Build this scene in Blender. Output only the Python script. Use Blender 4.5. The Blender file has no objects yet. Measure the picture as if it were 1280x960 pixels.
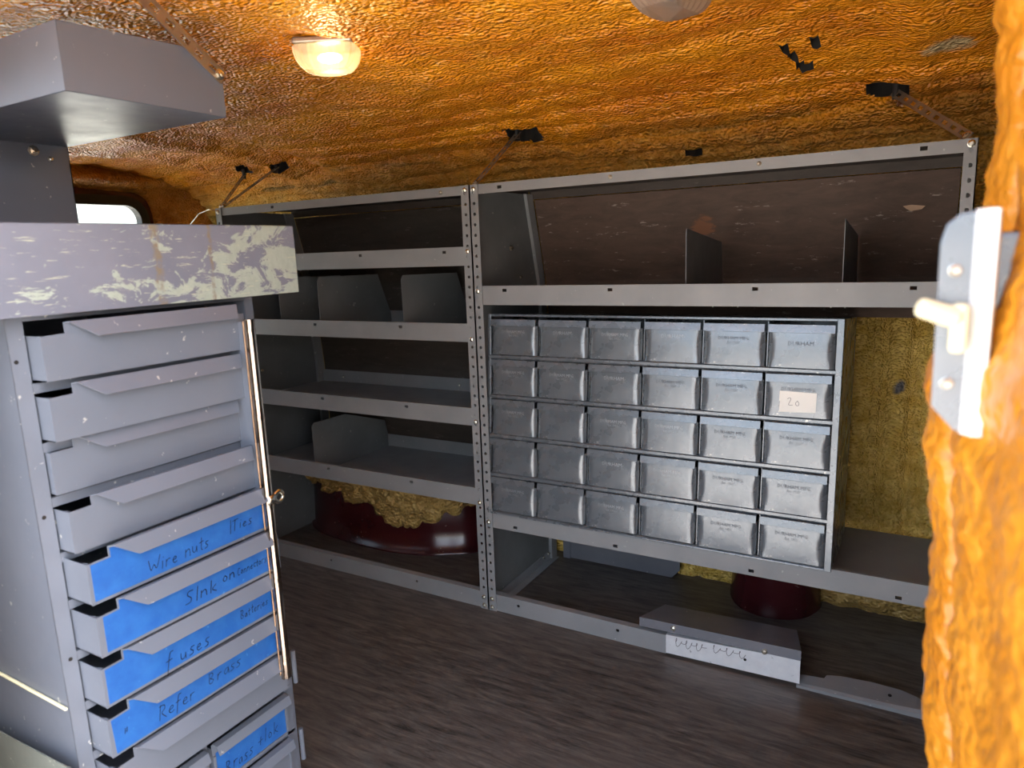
import bpy, math, random
import numpy as np
from mathutils import Vector, Matrix
random.seed(7)
SC = bpy.context.scene
COL = SC.collection

# ------------------------------------------------------------------ camera
RIGHT = Vector((0.86739363, 0.4962167, -0.03730422))
DOWN = Vector((0.05993851, -0.17875287, -0.98206133))
FWD = Vector((-0.49399967, 0.84959778, -0.18483488))
cam_d = bpy.data.cameras.new('camera')
cam = bpy.data.objects.new('camera', cam_d)
COL.objects.link(cam)
m = Matrix.Identity(4)
for i in range(3):
    m[i][0] = RIGHT[i]; m[i][1] = -DOWN[i]; m[i][2] = -FWD[i]
m[0][3], m[1][3], m[2][3] = 1.01249, -1.56717, 0.99521
cam.matrix_world = m
cam_d.sensor_fit = 'HORIZONTAL'; cam_d.sensor_width = 36.0
cam_d.lens = 891.17 / 1280 * 36.0
cam_d.clip_start = 0.02; cam_d.clip_end = 200
cam_d.dof.use_dof = True; cam_d.dof.focus_distance = 1.6; cam_d.dof.aperture_fstop = 6.0
SC.camera = cam

# ------------------------------------------------------------------ world, sun, exposure
W = bpy.data.worlds.new('world'); SC.world = W; W.use_nodes = True
wn = W.node_tree.nodes; wl = W.node_tree.links
sky = wn.new('ShaderNodeTexSky'); sky.sky_type = 'NISHITA'
sky.sun_disc = False; sky.sun_elevation = math.radians(42); sky.sun_rotation = math.radians(82)
sky.air_density = 1.0; sky.dust_density = 4.0; sky.ozone_density = 1.0
wn['Background'].inputs['Strength'].default_value = 0.42
hs_ = wn.new('ShaderNodeHueSaturation'); hs_.inputs['Saturation'].default_value = .55
wl.new(sky.outputs['Color'], hs_.inputs['Color']); wl.new(hs_.outputs['Color'], wn['Background'].inputs['Color'])
sun_d = bpy.data.lights.new('sun', 'SUN'); sun_d.energy = 7.0; sun_d.angle = 0.01; sun_d.color = (1.0, 0.93, 0.82)
sun = bpy.data.objects.new('sun', sun_d); COL.objects.link(sun)
sun.rotation_euler = Vector((-0.74, -0.10, -0.66)).to_track_quat('-Z', 'Y').to_euler()
SC.view_settings.view_transform = 'Standard'; SC.view_settings.look = 'None'
SC.view_settings.gamma = 1.0; SC.view_settings.use_curve_mapping = False
SC.view_settings.exposure = 1.78

# ------------------------------------------------------------------ materials
def _new(name):
    mt = bpy.data.materials.new(name); mt.use_nodes = True
    nt = mt.node_tree
    return mt, nt, nt.nodes, nt.links, nt.nodes['Principled BSDF']

def _noise(nt, scale, detail=3, rough=.55, stretch=None, vec=None, dist=0.0):
    n = nt.nodes.new('ShaderNodeTexNoise'); n.inputs['Scale'].default_value = scale
    n.inputs['Detail'].default_value = detail; n.inputs['Roughness'].default_value = rough
    n.inputs['Distortion'].default_value = dist
    if vec is None:
        tc = nt.nodes.new('ShaderNodeTexCoord'); vec = tc.outputs['Object']
    if stretch:
        mp = nt.nodes.new('ShaderNodeMapping'); mp.inputs['Scale'].default_value = stretch
        nt.links.new(vec, mp.inputs['Vector']); vec = mp.outputs['Vector']
    nt.links.new(vec, n.inputs['Vector'])
    return n.outputs['Fac']

def _ramp(nt, fac, p0, p1, c0=(0, 0, 0, 1), c1=(1, 1, 1, 1)):
    r = nt.nodes.new('ShaderNodeValToRGB')
    r.color_ramp.elements[0].position = p0; r.color_ramp.elements[0].color = c0
    r.color_ramp.elements[1].position = p1; r.color_ramp.elements[1].color = c1
    nt.links.new(fac, r.inputs['Fac'])
    return r.outputs['Color']

def _mix(nt, fac, a, b):
    x = nt.nodes.new('ShaderNodeMix'); x.data_type = 'RGBA'
    for s, v in ((x.inputs['Factor'], fac), (x.inputs[6], a), (x.inputs[7], b)):
        if hasattr(v, 'is_linked'): nt.links.new(v, s)
        elif isinstance(v, (int, float)): s.default_value = v
        else: s.default_value = (*v, 1)
    return x.outputs[2]

def _math(nt, op, a, b=None, c=None):
    x = nt.nodes.new('ShaderNodeMath'); x.operation = op
    for i, v in enumerate((a, b, c)):
        if v is None: continue
        if hasattr(v, 'is_linked'): nt.links.new(v, x.inputs[i])
        else: x.inputs[i].default_value = v
    return x.outputs[0]

def _bump(nt, bsdf, h, strength, dist):
    b = nt.nodes.new('ShaderNodeBump'); b.inputs['Strength'].default_value = strength
    b.inputs['Distance'].default_value = dist
    nt.links.new(h, b.inputs['Height']); nt.links.new(b.outputs['Normal'], bsdf.inputs['Normal'])

def paint(name, c1, c2, rough=.42, metal=0.0, scratch=None, samt=.62, scale=9, sstretch=(3, 3, 40), bump=0.0, spec=.5):
    mt, nt, N, L, B = _new(name)
    col = _mix(nt, _ramp(nt, _noise(nt, scale, 5), .35, .7), c1, c2)
    if scratch:
        f = _ramp(nt, _noise(nt, 14, 6, .7, sstretch), samt, samt + .05)
        col = _mix(nt, f, col, scratch)
        f2 = _ramp(nt, _noise(nt, 60, 3, .6), .69, .73)
        col = _mix(nt, f2, col, scratch)
    L.new(col, B.inputs['Base Color'])
    r = nt.nodes.new('ShaderNodeMapRange')
    L.new(_noise(nt, 22, 4), r.inputs['Value'])
    r.inputs['To Min'].default_value = max(.05, rough - .1); r.inputs['To Max'].default_value = rough + .12
    L.new(r.outputs[0], B.inputs['Roughness'])
    B.inputs['Metallic'].default_value = metal
    B.inputs['Specular IOR Level'].default_value = spec
    if bump: _bump(nt, B, _noise(nt, 35, 2), bump, .002)
    return mt

def plain(name, c, rough=.5, metal=0.0, emit=None, es=0):
    mt, nt, N, L, B = _new(name)
    B.inputs['Base Color'].default_value = (*c, 1); B.inputs['Roughness'].default_value = rough
    B.inputs['Metallic'].default_value = metal
    if emit:
        B.inputs['Emission Color'].default_value = (*emit, 1); B.inputs['Emission Strength'].default_value = es
    return mt

def foam_mat(name, deep, mid, pale, wall=None, zsplit=1.24, bscale=185, rough=.27, bstr=.85):
    mt, nt, N, L, B = _new(name)
    tc = N.new('ShaderNodeTexCoord'); obj = tc.outputs['Object']
    n1 = _noise(nt, 3.2, 5, .6, (1, 2.2, 2.2), obj)
    n2 = _noise(nt, 26, 4, .6, None, obj)
    col = _mix(nt, _ramp(nt, n1, .36, .62), deep, mid)
    col = _mix(nt, _math(nt, 'MULTIPLY', _ramp(nt, n2, .5, .75), .55), col, pale)
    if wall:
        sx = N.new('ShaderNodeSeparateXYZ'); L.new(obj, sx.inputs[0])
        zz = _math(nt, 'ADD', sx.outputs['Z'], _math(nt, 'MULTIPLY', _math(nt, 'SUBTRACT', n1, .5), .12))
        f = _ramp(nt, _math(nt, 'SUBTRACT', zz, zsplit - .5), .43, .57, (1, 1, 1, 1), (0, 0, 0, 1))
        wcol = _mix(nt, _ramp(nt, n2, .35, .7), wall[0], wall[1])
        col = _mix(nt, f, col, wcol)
        band = _ramp(nt, _noise(nt, 9, 4, .6, (.16, 3, 3), obj, .4), .56, .66)
        low = _ramp(nt, _math(nt, 'SUBTRACT', sx.outputs['Z'], .80), .46, .515, (1, 1, 1, 1), (0, 0, 0, 1))
        up_ = _ramp(nt, _math(nt, 'SUBTRACT', sx.outputs['Z'], .60), .48, .55)
        col = _mix(nt, _math(nt, 'MULTIPLY', _math(nt, 'MULTIPLY', band, low), _math(nt, 'MULTIPLY', up_, .75)), col, (.22, .15, .030))
    if wall:
        for p, r0, cc in (((.974, .42, .621), .020, (.16, .15, .15)), ((.985, .42, .600), .010, (.05, .03, .04)), ((.930, .285, 1.275), .032, (.16, .05, .02)), ((1.02, .0, 1.335), .05, (.55, .42, .22))):
            sb = N.new('ShaderNodeVectorMath'); sb.operation = 'DISTANCE'; L.new(obj, sb.inputs[0]); sb.inputs[1].default_value = p
            dd = _math(nt, 'ADD', _math(nt, 'DIVIDE', sb.outputs['Value'], r0), _math(nt, 'MULTIPLY', _math(nt, 'SUBTRACT', n2, .5), 1.6))
            col = _mix(nt, _ramp(nt, dd, .6, 1.0, (1, 1, 1, 1), (0, 0, 0, 1)), col, cc)
    L.new(col, B.inputs['Base Color'])
    vo = N.new('ShaderNodeTexVoronoi'); vo.feature = 'SMOOTH_F1'; vo.inputs['Scale'].default_value = bscale
    mp = N.new('ShaderNodeMapping'); mp.inputs['Scale'].default_value = (.75, 1, 1)
    L.new(obj, mp.inputs['Vector']); L.new(mp.outputs['Vector'], vo.inputs['Vector'])
    h = _math(nt, 'ADD', _math(nt, 'MULTIPLY', vo.outputs['Distance'], -1.0), _math(nt, 'MULTIPLY', _noise(nt, bscale * .4, 2, .5, None, obj), .6))
    _bump(nt, B, h, bstr, .014)
    B.inputs['Roughness'].default_value = rough
    B.inputs['Specular IOR Level'].default_value = .6
    return mt

M = {}
M['steel'] = paint('grey_shelf_paint', (.205, .215, .225), (.255, .262, .27), .40, 0, (.36, .37, .37), .66, 7, (2, 30, 30))
M['steel_blue'] = paint('blue_grey_cabinet_paint', (.155, .178, .205), (.205, .225, .25), .27, .5, (.46, .46, .44), .665, 12, (6, 6, 6), .25)
M['chest'] = paint('lavender_grey_chest_paint', (.122, .140, .178), (.142, .160, .200), .34, 0, (.42, .42, .40), .74, 5, (5, 5, 9))
M['panel_dark'] = paint('dark_grey_panel', (.115, .125, .13), (.15, .16, .165), .42, 0, (.3, .3, .28), .70, 8, (5, 5, 30))
M['loose'] = paint('loose_slate_panel_paint', (.12, .125, .145), (.15, .155, .175), .35, 0, (.3, .3, .3), .72, 8)
M['chrome'] = paint('worn_chrome', (.46, .38, .32), (.34, .27, .22), .12, 1.0, (.25, .16, .1), .62, 18, (8, 8, 30))
M['zinc'] = paint('zinc_bolt', (.72, .7, .62), (.6, .58, .5), .25, 1.0)
M['galv'] = paint('galvanised_sheet', (.74, .76, .79), (.82, .84, .86), .34, .35, (.4, .42, .44), .68, 40, (9, 9, 9))
M['base'] = paint('grey_green_base_paint', (.17, .19, .175), (.24, .265, .24), .5, .2, (.4, .41, .36), .64, 9, (4, 4, 12))
M['strap'] = paint('rusty_strap_metal', (.30, .26, .21), (.42, .37, .30), .35, .8, (.3, .14, .05), .6, 30)
M['maroon'] = paint('maroon_car_paint', (.034, .005, .007), (.055, .009, .011), .20, 0, (.2, .12, .11), .74, 9, (9, 9, 9))
M['black'] = plain('black_rubber', (.012, .012, .013), .45)
M['void'] = plain('dark_void', (.006, .005, .004), .8)
M['cream'] = plain('cream_plastic', (.80, .76, .52), .4)
M['ink'] = plain('black_marker_ink', (.004, .005, .012), .7)
M['ink_soft'] = plain('faded_marker_ink', (.012, .03, .08), .6)
M['pencil'] = plain('pencil_line', (.12, .12, .13), .5)
M['emboss'] = plain('embossed_letter_grey', (.05, .058, .075), .5, .1)
M['emboss_pale'] = plain('worn_letter_pale', (.42, .45, .48), .4, .3)
M['paper'] = plain('white_paper', (.86, .85, .8), .6)
M['blue_tape'] = paint('blue_painters_tape', (.010, .082, .31), (.018, .112, .37), .55, 0, (.05, .18, .44), .66, 45, (8, 8, 8), .3)
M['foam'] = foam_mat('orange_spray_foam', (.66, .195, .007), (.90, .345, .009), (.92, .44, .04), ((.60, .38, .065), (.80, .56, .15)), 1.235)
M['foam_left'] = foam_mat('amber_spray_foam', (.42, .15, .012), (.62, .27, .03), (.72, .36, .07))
M['foam_pillar'] = foam_mat('bright_orange_foam', (.46, .165, .008), (.60, .245, .014), (.62, .30, .035), None, 0, 110, .36, .4)
M['foam_well'] = foam_mat('dusty_yellow_foam', (.30, .17, .04), (.48, .31, .09), (.58, .40, .15), None, 0, 120, .5, .9)
M['foam_cut'] = foam_mat('cut_foam_face', (.70, .24, .012), (.80, .33, .02), (.85, .42, .06), None, 0, 60, .7, .3)

# worktop: chipped lavender paint with rust runs
def worktop_mat():
    mt, nt, N, L, B = _new('chipped_worktop_paint')
    tc = N.new('ShaderNodeTexCoord'); obj = tc.outputs['Object']
    sx = N.new('ShaderNodeSeparateXYZ'); L.new(obj, sx.inputs[0])
    col = _mix(nt, _ramp(nt, _noise(nt, 8, 5, .6, None, obj), .35, .7), (.145, .158, .205), (.178, .19, .24))
    n = _noise(nt, 17, 9, .72, (1, 1, 1.7), obj, .6)
    # chips grow towards the far end of the top and its lower edge
    yy = _math(nt, 'MULTIPLY_ADD', sx.outputs['Y'], .42, .40)
    zz = _math(nt, 'MULTIPLY', _math(nt, 'SUBTRACT', 1.0, sx.outputs['Z']), .55)
    g = _math(nt, 'ADD', n, _math(nt, 'ADD', yy, zz))
    chips = _ramp(nt, g, .555, .575)
    pale = _mix(nt, _noise(nt, 120, 2, .5, None, obj), (.26, .31, .275), (.36, .41, .365))
    col = _mix(nt, chips, col, pale)
    line = _ramp(nt, _noise(nt, 12, 7, .7, (1, 2.2, 22), obj), .615, .64)
    col = _mix(nt, line, col, (.38, .41, .33))
    for y0, w, s in ((-.968, .010, .030), (-.886, .005, .020)):
        d = _math(nt, 'ABSOLUTE', _math(nt, 'SUBTRACT', _math(nt, 'ADD', sx.outputs['Y'], _math(nt, 'MULTIPLY', _math(nt, 'SUBTRACT', n, .5), s)), y0))
        f = _ramp(nt, _math(nt, 'DIVIDE', d, w), .35, .75, (1, 1, 1, 1), (0, 0, 0, 1))
        f = _math(nt, 'MULTIPLY', f, _ramp(nt, _noise(nt, 60, 5, .7, None, obj), .38, .55))
        col = _mix(nt, f, col, (.19, .16, .12))
    dk = _ramp(nt, _noise(nt, 22, 5, .7, (1, 6, 1.2), obj), .66, .70)
    col = _mix(nt, _math(nt, 'MULTIPLY', dk, .6), col, (.17, .17, .19))
    L.new(col, B.inputs['Base Color']); B.inputs['Roughness'].default_value = .36
    _bump(nt, B, chips, .25, -.001)
    return mt
M['worktop'] = worktop_mat()

def floor_mat():
    mt, nt, N, L, B = _new('dark_wood_grain_floor')
    g = _noise(nt, 9, 9, .74, (1.0, 7, 1), None, .5)
    g2 = _noise(nt, 2.2, 6, .6, (1, 2.5, 1))
    col = _mix(nt, _ramp(nt, g, .34, .66), (.026, .021, .018), (.15, .128, .112))
    col = _mix(nt, _math(nt, 'MULTIPLY', _ramp(nt, g2, .5, .72), .45), col, (.14, .125, .115))
    rust = _ramp(nt, _noise(nt, 1.7, 3, .5, (1, 1.5, 1)), .66, .76)
    col = _mix(nt, _math(nt, 'MULTIPLY', rust, .5), col, (.13, .075, .045))
    sp = _ramp(nt, _noise(nt, 38, 5, .7, (.6, 1.5, 1)), .70, .74)
    col = _mix(nt, _math(nt, 'MULTIPLY', sp, .6), col, (.28, .26, .24))
    L.new(col, B.inputs['Base Color'])
    r = N.new('ShaderNodeMapRange'); L.new(g2, r.inputs['Value'])
    r.inputs['To Min'].default_value = .34; r.inputs['To Max'].default_value = .58
    L.new(r.outputs[0], B.inputs['Roughness'])
    _bump(nt, B, g, .25, .002)
    return mt
M['floor'] = floor_mat()

def wood_mat(name, a, b, c, stains=True):
    mt, nt, N, L, B = _new(name)
    tc = N.new('ShaderNodeTexCoord'); obj = tc.outputs['Object']
    g = _noise(nt, 11, 9, .72, (1, 3, 4), obj, .6)
    col = _mix(nt, _ramp(nt, g, .3, .72), a, b)
    col = _mix(nt, _ramp(nt, _noise(nt, 16, 7, .72, (1, 3, 4.5), obj), .615, .66), col, c)
    if stains:
        for p, r0, cc in (((.50, .345, 1.035), .030, (.20, .085, .04)),):
            sub = N.new('ShaderNodeVectorMath'); sub.operation = 'DISTANCE'
            L.new(obj, sub.inputs[0]); sub.inputs[1].default_value = p
            d = _math(nt, 'ADD', sub.outputs['Value'], _math(nt, 'MULTIPLY', _math(nt, 'SUBTRACT', g, .5), .09))
            col = _mix(nt, _ramp(nt, _math(nt, 'DIVIDE', d, r0), .7, 1.0, (1, 1, 1, 1), (0, 0, 0, 1)), col, cc)
    L.new(col, B.inputs['Base Color']); B.inputs['Roughness'].default_value = .72
    _bump(nt, B, g, .2, .002)
    return mt
M['wood'] = wood_mat('brown_plywood', (.058, .034, .024), (.112, .070, .050), (.28, .23, .19))
M['wood_dark_shade'] = wood_mat('dark_plywood_and_shade', (.045, .036, .030), (.075, .060, .050), (.14, .12, .11), False)  # left back panel plywood, also the painted shade under the top panels
M['chip_wood'] = plain('torn_pale_wood', (.45, .30, .20), .7)

def lens_mat(name, glow):
    mt, nt, N, L, B = _new(name)
    tr = N.new('ShaderNodeBsdfTransparent'); tr.inputs['Color'].default_value = (1, .97, .9, 1)
    mx = N.new('ShaderNodeMixShader'); mx.inputs['Fac'].default_value = .30 if glow else .6
    B.inputs['Base Color'].default_value = (.85, .83, .78, 1) if glow else (.42, .37, .33, 1); B.inputs['Roughness'].default_value = .12
    ad = N.new('ShaderNodeMixShader'); ad.inputs['Fac'].default_value = .45
    tl = N.new('ShaderNodeBsdfTranslucent'); tl.inputs['Color'].default_value = (.95, .88, .7, 1) if glow else (.5, .42, .36, 1)
    L.new(B.outputs[0], ad.inputs[1]); L.new(tl.outputs[0], ad.inputs[2])
    L.new(tr.outputs[0], mx.inputs[1]); L.new(ad.outputs[0], mx.inputs[2])
    L.new(mx.outputs[0], N['Material Output'].inputs['Surface'])
    return mt
M['lens'] = lens_mat('clear_ribbed_lens', True)
M['lens_off'] = lens_mat('dull_ribbed_lens', False)
M['bulb'] = plain('lit_bulb', (1, .9, .7), .3, 0, (1, .72, .36), 12)
def glass_mat():
    mt, nt, N, L, B = _new('window_glass')
    tr = N.new('ShaderNodeBsdfTransparent'); tr.inputs['Color'].default_value = (.9, .94, .93, 1)
    gl = N.new('ShaderNodeBsdfGlossy'); gl.inputs['Roughness'].default_value = .03
    mx = N.new('ShaderNodeMixShader'); mx.inputs['Fac'].default_value = .07
    L.new(tr.outputs[0], mx.inputs[1]); L.new(gl.outputs[0], mx.inputs[2])
    L.new(mx.outputs[0], N['Material Output'].inputs['Surface'])
    return mt
M['glass'] = glass_mat()
M['concrete'] = paint('sunlit_concrete', (.40, .36, .32), (.50, .46, .41), .85, 0, None, scale=2)
M['leaf'] = paint('tree_leaf', (.20, .34, .05), (.36, .48, .08), .5, 0, None, scale=3)
M['bark'] = paint('tree_bark', (.12, .08, .05), (.2, .14, .1), .8, 0, None, scale=20)

# ------------------------------------------------------------------ helpers
class MB:
    def __init__(s): s.v = []; s.f = []; s.mi = []
    def add(s, vs, fs, mi=0):
        o = len(s.v); s.v += [tuple(p) for p in vs]
        s.f += [tuple(i + o for i in f) for f in fs]; s.mi += [mi] * len(fs); return s
    def box(s, x0, x1, y0, y1, z0, z1, mi=0):
        return s.add([(x0, y0, z0), (x1, y0, z0), (x1, y1, z0), (x0, y1, z0), (x0, y0, z1), (x1, y0, z1), (x1, y1, z1), (x0, y1, z1)],
                     [(0, 3, 2, 1), (4, 5, 6, 7), (0, 1, 5, 4), (1, 2, 6, 5), (2, 3, 7, 6), (3, 0, 4, 7)], mi)
    def prism(s, pts, axis, a0, a1, mi=0):
        # polygon pts in the two other axes (in xyz order), extruded along axis
        def mk(p, a):
            l = list(p); l.insert(axis, a); return tuple(l)
        n = len(pts)
        return s.add([mk(p, a0) for p in pts] + [mk(p, a1) for p in pts],
                     [tuple(range(n))[::-1], tuple(range(n, 2 * n))] + [(i, (i + 1) % n, n + (i + 1) % n, n + i) for i in range(n)], mi)
    def sheet(s, prof, axis, a0, a1, t, mi=0):
        # open 2-D polyline given a thickness and extruded: folded sheet metal
        P = [Vector(p) for p in prof]; off = []
        for i, p in enumerate(P):
            ns = []
            if i > 0: d = (p - P[i - 1]).normalized(); ns.append(Vector((-d.y, d.x)))
            if i < len(P) - 1: d = (P[i + 1] - p).normalized(); ns.append(Vector((-d.y, d.x)))
            n = sum(ns, Vector((0, 0)))
            n = n.normalized() / max(.3, n.normalized().dot(ns[0])); off.append(p + n * t)
        n = len(P)
        def mk(p, a):
            l = [p.x, p.y]; l.insert(axis, a); return tuple(l)
        vs = [mk(p, a0) for p in P] + [mk(p, a0) for p in off] + [mk(p, a1) for p in P] + [mk(p, a1) for p in off]
        fs = []
        for i in range(n - 1):
            fs += [(i, i + 1, 2 * n + i + 1, 2 * n + i), (n + i + 1, n + i, 3 * n + i, 3 * n + i + 1),
                   (i + 1, i, n + i, n + i + 1), (2 * n + i, 2 * n + i + 1, 3 * n + i + 1, 3 * n + i)]
        fs += [(0, 2 * n, 3 * n, n), (n - 1, 2 * n - 1, 4 * n - 1, 3 * n - 1)]
        return s.add(vs, fs, mi)
    def tube(s, path, r, n=8, mi=0, cap=True):
        P = [Vector(p) for p in path]; rs = r if isinstance(r, (list, tuple)) else [r] * len(P)
        vs = []; fs = []; up = Vector((.3, .2, 1)).normalized()
        for i, p in enumerate(P):
            d = (P[min(i + 1, len(P) - 1)] - P[max(i - 1, 0)]).normalized()
            a = d.cross(up)
            if a.length < .05: a = d.cross(Vector((1, 0, 0)))
            a.normalize(); b = d.cross(a)
            for k in range(n):
                an = 2 * math.pi * k / n; vs.append(p + (a * math.cos(an) + b * math.sin(an)) * rs[i])
        for i in range(len(P) - 1):
            for k in range(n):
                fs.append((i * n + k, i * n + (k + 1) % n, (i + 1) * n + (k + 1) % n, (i + 1) * n + k))
        if cap: fs += [tuple(range(n))[::-1], tuple(range((len(P) - 1) * n, len(P) * n))]
        return s.add(vs, fs, mi)
    def lathe(s, prof, axis_o, axis_d, n=12, mi=0):
        # prof: (radius, height) along axis_d from axis_o
        o = Vector(axis_o); d = Vector(axis_d).normalized()
        a = d.cross(Vector((0, 0, 1)))
        if a.length < .05: a = d.cross(Vector((1, 0, 0)))
        a.normalize(); b = d.cross(a); vs = []; fs = []
        for r, h in prof:
            for k in range(n):
                an = 2 * math.pi * k / n; vs.append(o + d * h + (a * math.cos(an) + b * math.sin(an)) * r)
        for i in range(len(prof) - 1):
            for k in range(n): fs.append((i * n + k, i * n + (k + 1) % n, (i + 1) * n + (k + 1) % n, (i + 1) * n + k))
        fs += [tuple(range(n))[::-1], tuple(range((len(prof) - 1) * n, len(prof) * n))]
        return s.add(vs, fs, mi)
    def xf(s, mat, start=0):
        s.v[start:] = [tuple(mat @ Vector(p)) for p in s.v[start:]]; return s
    def build(s, name, mats, parent=None, smooth=False, bevel=0, kind=None, loc=None):
        me = bpy.data.meshes.new(name); me.from_pydata(s.v, [], s.f); me.validate()
        if not isinstance(mats, (list, tuple)): mats = [mats]
        for k in mats: me.materials.append(M[k])
        if len(mats) > 1 and len(me.polygons) == len(s.mi): me.polygons.foreach_set('material_index', s.mi)
        import bmesh
        bm = bmesh.new(); bm.from_mesh(me); bmesh.ops.recalc_face_normals(bm, faces=bm.faces); bm.to_mesh(me); bm.free()
        if smooth: me.polygons.foreach_set('use_smooth', [True] * len(me.polygons))
        o = bpy.data.objects.new(name, me); COL.objects.link(o)
        if parent: o.parent = parent
        if loc: o.location = loc
        if bevel:
            b = o.modifiers.new('bevel', 'BEVEL'); b.width = bevel; b.segments = 2; b.limit_method = 'ANGLE'
            b.angle_limit = math.radians(40)
        if kind: o['kind'] = kind
        return o

def tag(o, label, cat=None, group=None, kind=None):
    o['label'] = label
    if cat: o['category'] = cat
    if group: o['group'] = group
    if kind: o['kind'] = kind
    return o
def thing(name, label, cat, loc=(0, 0, 0), group=None, rot=None):
    o = bpy.data.objects.new(name, None); COL.objects.link(o); o.location = loc; o.empty_display_size = .05
    if rot: o.rotation_euler = rot
    return tag(o, label, cat, group)
def linked(src, name, parent, loc=None):
    o = bpy.data.objects.new(name, src.data); COL.objects.link(o); o.parent = parent
    for md in src.modifiers:
        b = o.modifiers.new(md.name, md.type)
        if md.type == 'BEVEL': b.width = md.width; b.segments = md.segments; b.limit_method = md.limit_method; b.angle_limit = md.angle_limit
    if loc: o.location = loc
    return o

def plate_holes(mb, x0, x1, z0, z1, y0, y1, holes, mi=0):
    """plate between y0 (front) and y1 with rectangular slots (cx, cz, w, h) cut right through"""
    xs = x0
    def solid(a, b, c, d):
        if b - a > 1e-5 and d - c > 1e-5: mb.box(a, b, y0, y1, c, d, mi)
    for cx, cz, w, h in sorted(holes):
        a, b = cx - w / 2, cx + w / 2
        if a <= xs or b >= x1: continue
        solid(xs, a, z0, z1)
        solid(a, b, z0, cz - h / 2); solid(a, b, cz + h / 2, z1)
        xs = b
    solid(xs, x1, z0, z1)
    return mb

def perf_strip(mb, x0, x1, z0, z1, y0, y1, pitch, r, zs=None):
    """flat strip standing in z with a column of round holes"""
    cx = (x0 + x1) / 2
    n = int((z1 - z0) / pitch); za = z0
    for k in range(n):
        a = z0 + k * pitch; b = a + pitch; c = (a + b) / 2
        outer = [(x1, c), (x1, b), (cx, b), (x0, b), (x0, c), (x0, a), (cx, a), (x1, a)]
        inner = [(cx + r * math.cos(math.pi / 4 * i), c + r * math.sin(math.pi / 4 * i)) for i in range(8)]
        vs = [(p[0], y0, p[1]) for p in outer] + [(p[0], y0, p[1]) for p in inner] + [(p[0], y1, p[1]) for p in inner]
        fs = []
        for i in range(8):
            j = (i + 1) % 8
            fs += [(i, j, 8 + j, 8 + i), (8 + i, 8 + j, 16 + j, 16 + i)]
        mb.add(vs, fs)
    mb.add([(x0, y0, z0 + n * pitch), (x1, y0, z0 + n * pitch), (x1, y0, z1), (x0, y0, z1)], [(0, 1, 2, 3)])
    mb.add([(x0, y0, z0), (x0, y1, z0), (x0, y1, z1), (x0, y0, z1)], [(0, 1, 2, 3)])
    mb.add([(x1, y0, z0), (x1, y1, z0), (x1, y1, z1), (x1, y0, z1)], [(0, 1, 2, 3)])
    mb.add([(x0, y0, z1), (x1, y0, z1), (x1, y1, z1), (x0, y1, z1)], [(0, 1, 2, 3)])
    return mb

# numpy value noise (periodic-free hash), for foam relief
_tab = np.random.RandomState(3).rand(256, 256)
def vnoise(x, y):
    xi = np.floor(x).astype(int); yi = np.floor(y).astype(int); fx = x - xi; fy = y - yi
    u = fx * fx * (3 - 2 * fx); v = fy * fy * (3 - 2 * fy)
    g = lambda a, b: _tab[a % 256, b % 256]
    return (g(xi, yi) * (1 - u) + g(xi + 1, yi) * u) * (1 - v) + (g(xi, yi + 1) * (1 - u) + g(xi + 1, yi + 1) * u) * v - .5
def fbm(x, y, o=4, k=.5):
    r = 0; a = 1
    for i in range(o): r = r + a * vnoise(x * 2 ** i + 17.3 * i, y * 2 ** i + 5.1 * i); a *= k
    return r
def grid_mesh(name, P, mats, mi=None, keep=None, parent=None, kind=None):
    """P: (nu, nv, 3) array -> smooth grid; mi / keep are per-cell arrays"""
    nu, nv = P.shape[:2]
    I = np.arange(nu * nv).reshape(nu, nv)
    Q = np.stack([I[:-1, :-1], I[1:, :-1], I[1:, 1:], I[:-1, 1:]], -1).reshape(-1, 4)
    mi = np.zeros(len(Q), int) if mi is None else mi.reshape(-1)
    if keep is not None:
        k = keep.reshape(-1); Q = Q[k]; mi = mi[k]
    me = bpy.data.meshes.new(name)
    me.from_pydata(P.reshape(-1, 3).tolist(), [], Q.tolist())
    for q in mats: me.materials.append(M[q])
    me.polygons.foreach_set('material_index', mi.astype(np.int32)); me.polygons.foreach_set('use_smooth', np.ones(len(Q), bool))
    o = bpy.data.objects.new(name, me); COL.objects.link(o)
    if parent: o.parent = parent
    if kind: o['kind'] = kind
    return o

# ------------------------------------------------------------------ structure: ground, floor, foam ceiling and walls
g = MB(); g.box(-40, 40, -40, 40, -.80, -.70)
tag(g.build('ground', 'concrete', kind='structure'), 'pale concrete ground outside the van')
f = MB(); f.box(-1.66, 1.95, -1.30, .50, -.03, 0.0)
tag(f.build('floor', 'floor', kind='structure'), 'dark worn wood grain van floor')

prof = [(-1.30, 1.305), (-1.22, 1.335), (-1.08, 1.345), (-.80, 1.350), (-.45, 1.348), (-.05, 1.330), (.14, 1.312), (.25, 1.292), (.335, 1.262),
        (.39, 1.20), (.415, 1.10), (.428, .9), (.432, .5), (.44, .2), (.452, .0)]
pp = np.array(prof); ss = np.r_[0, np.cumsum(np.hypot(*np.diff(pp, axis=0).T))]
SL = ss[-1]
DS = .0075
sv = np.arange(0, SL + DS * .5, DS); sv = sv * SL / sv[-1]
py = np.interp(sv, ss, pp[:, 0]); pz = np.interp(sv, ss, pp[:, 1])
for _ in range(6):
    py[2:-2] = (py[:-4] + py[1:-3] + py[2:-2] + py[3:-1] + py[4:]) / 5; pz[2:-2] = (pz[:-4] + pz[1:-3] + pz[2:-2] + pz[3:-1] + pz[4:]) / 5
ty = np.gradient(py); tz = np.gradient(pz); tl = np.hypot(ty, tz); ny, nz = tz / tl, -ty / tl      # into the van
xv = np.arange(-1.62, 1.93, DS)
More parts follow.
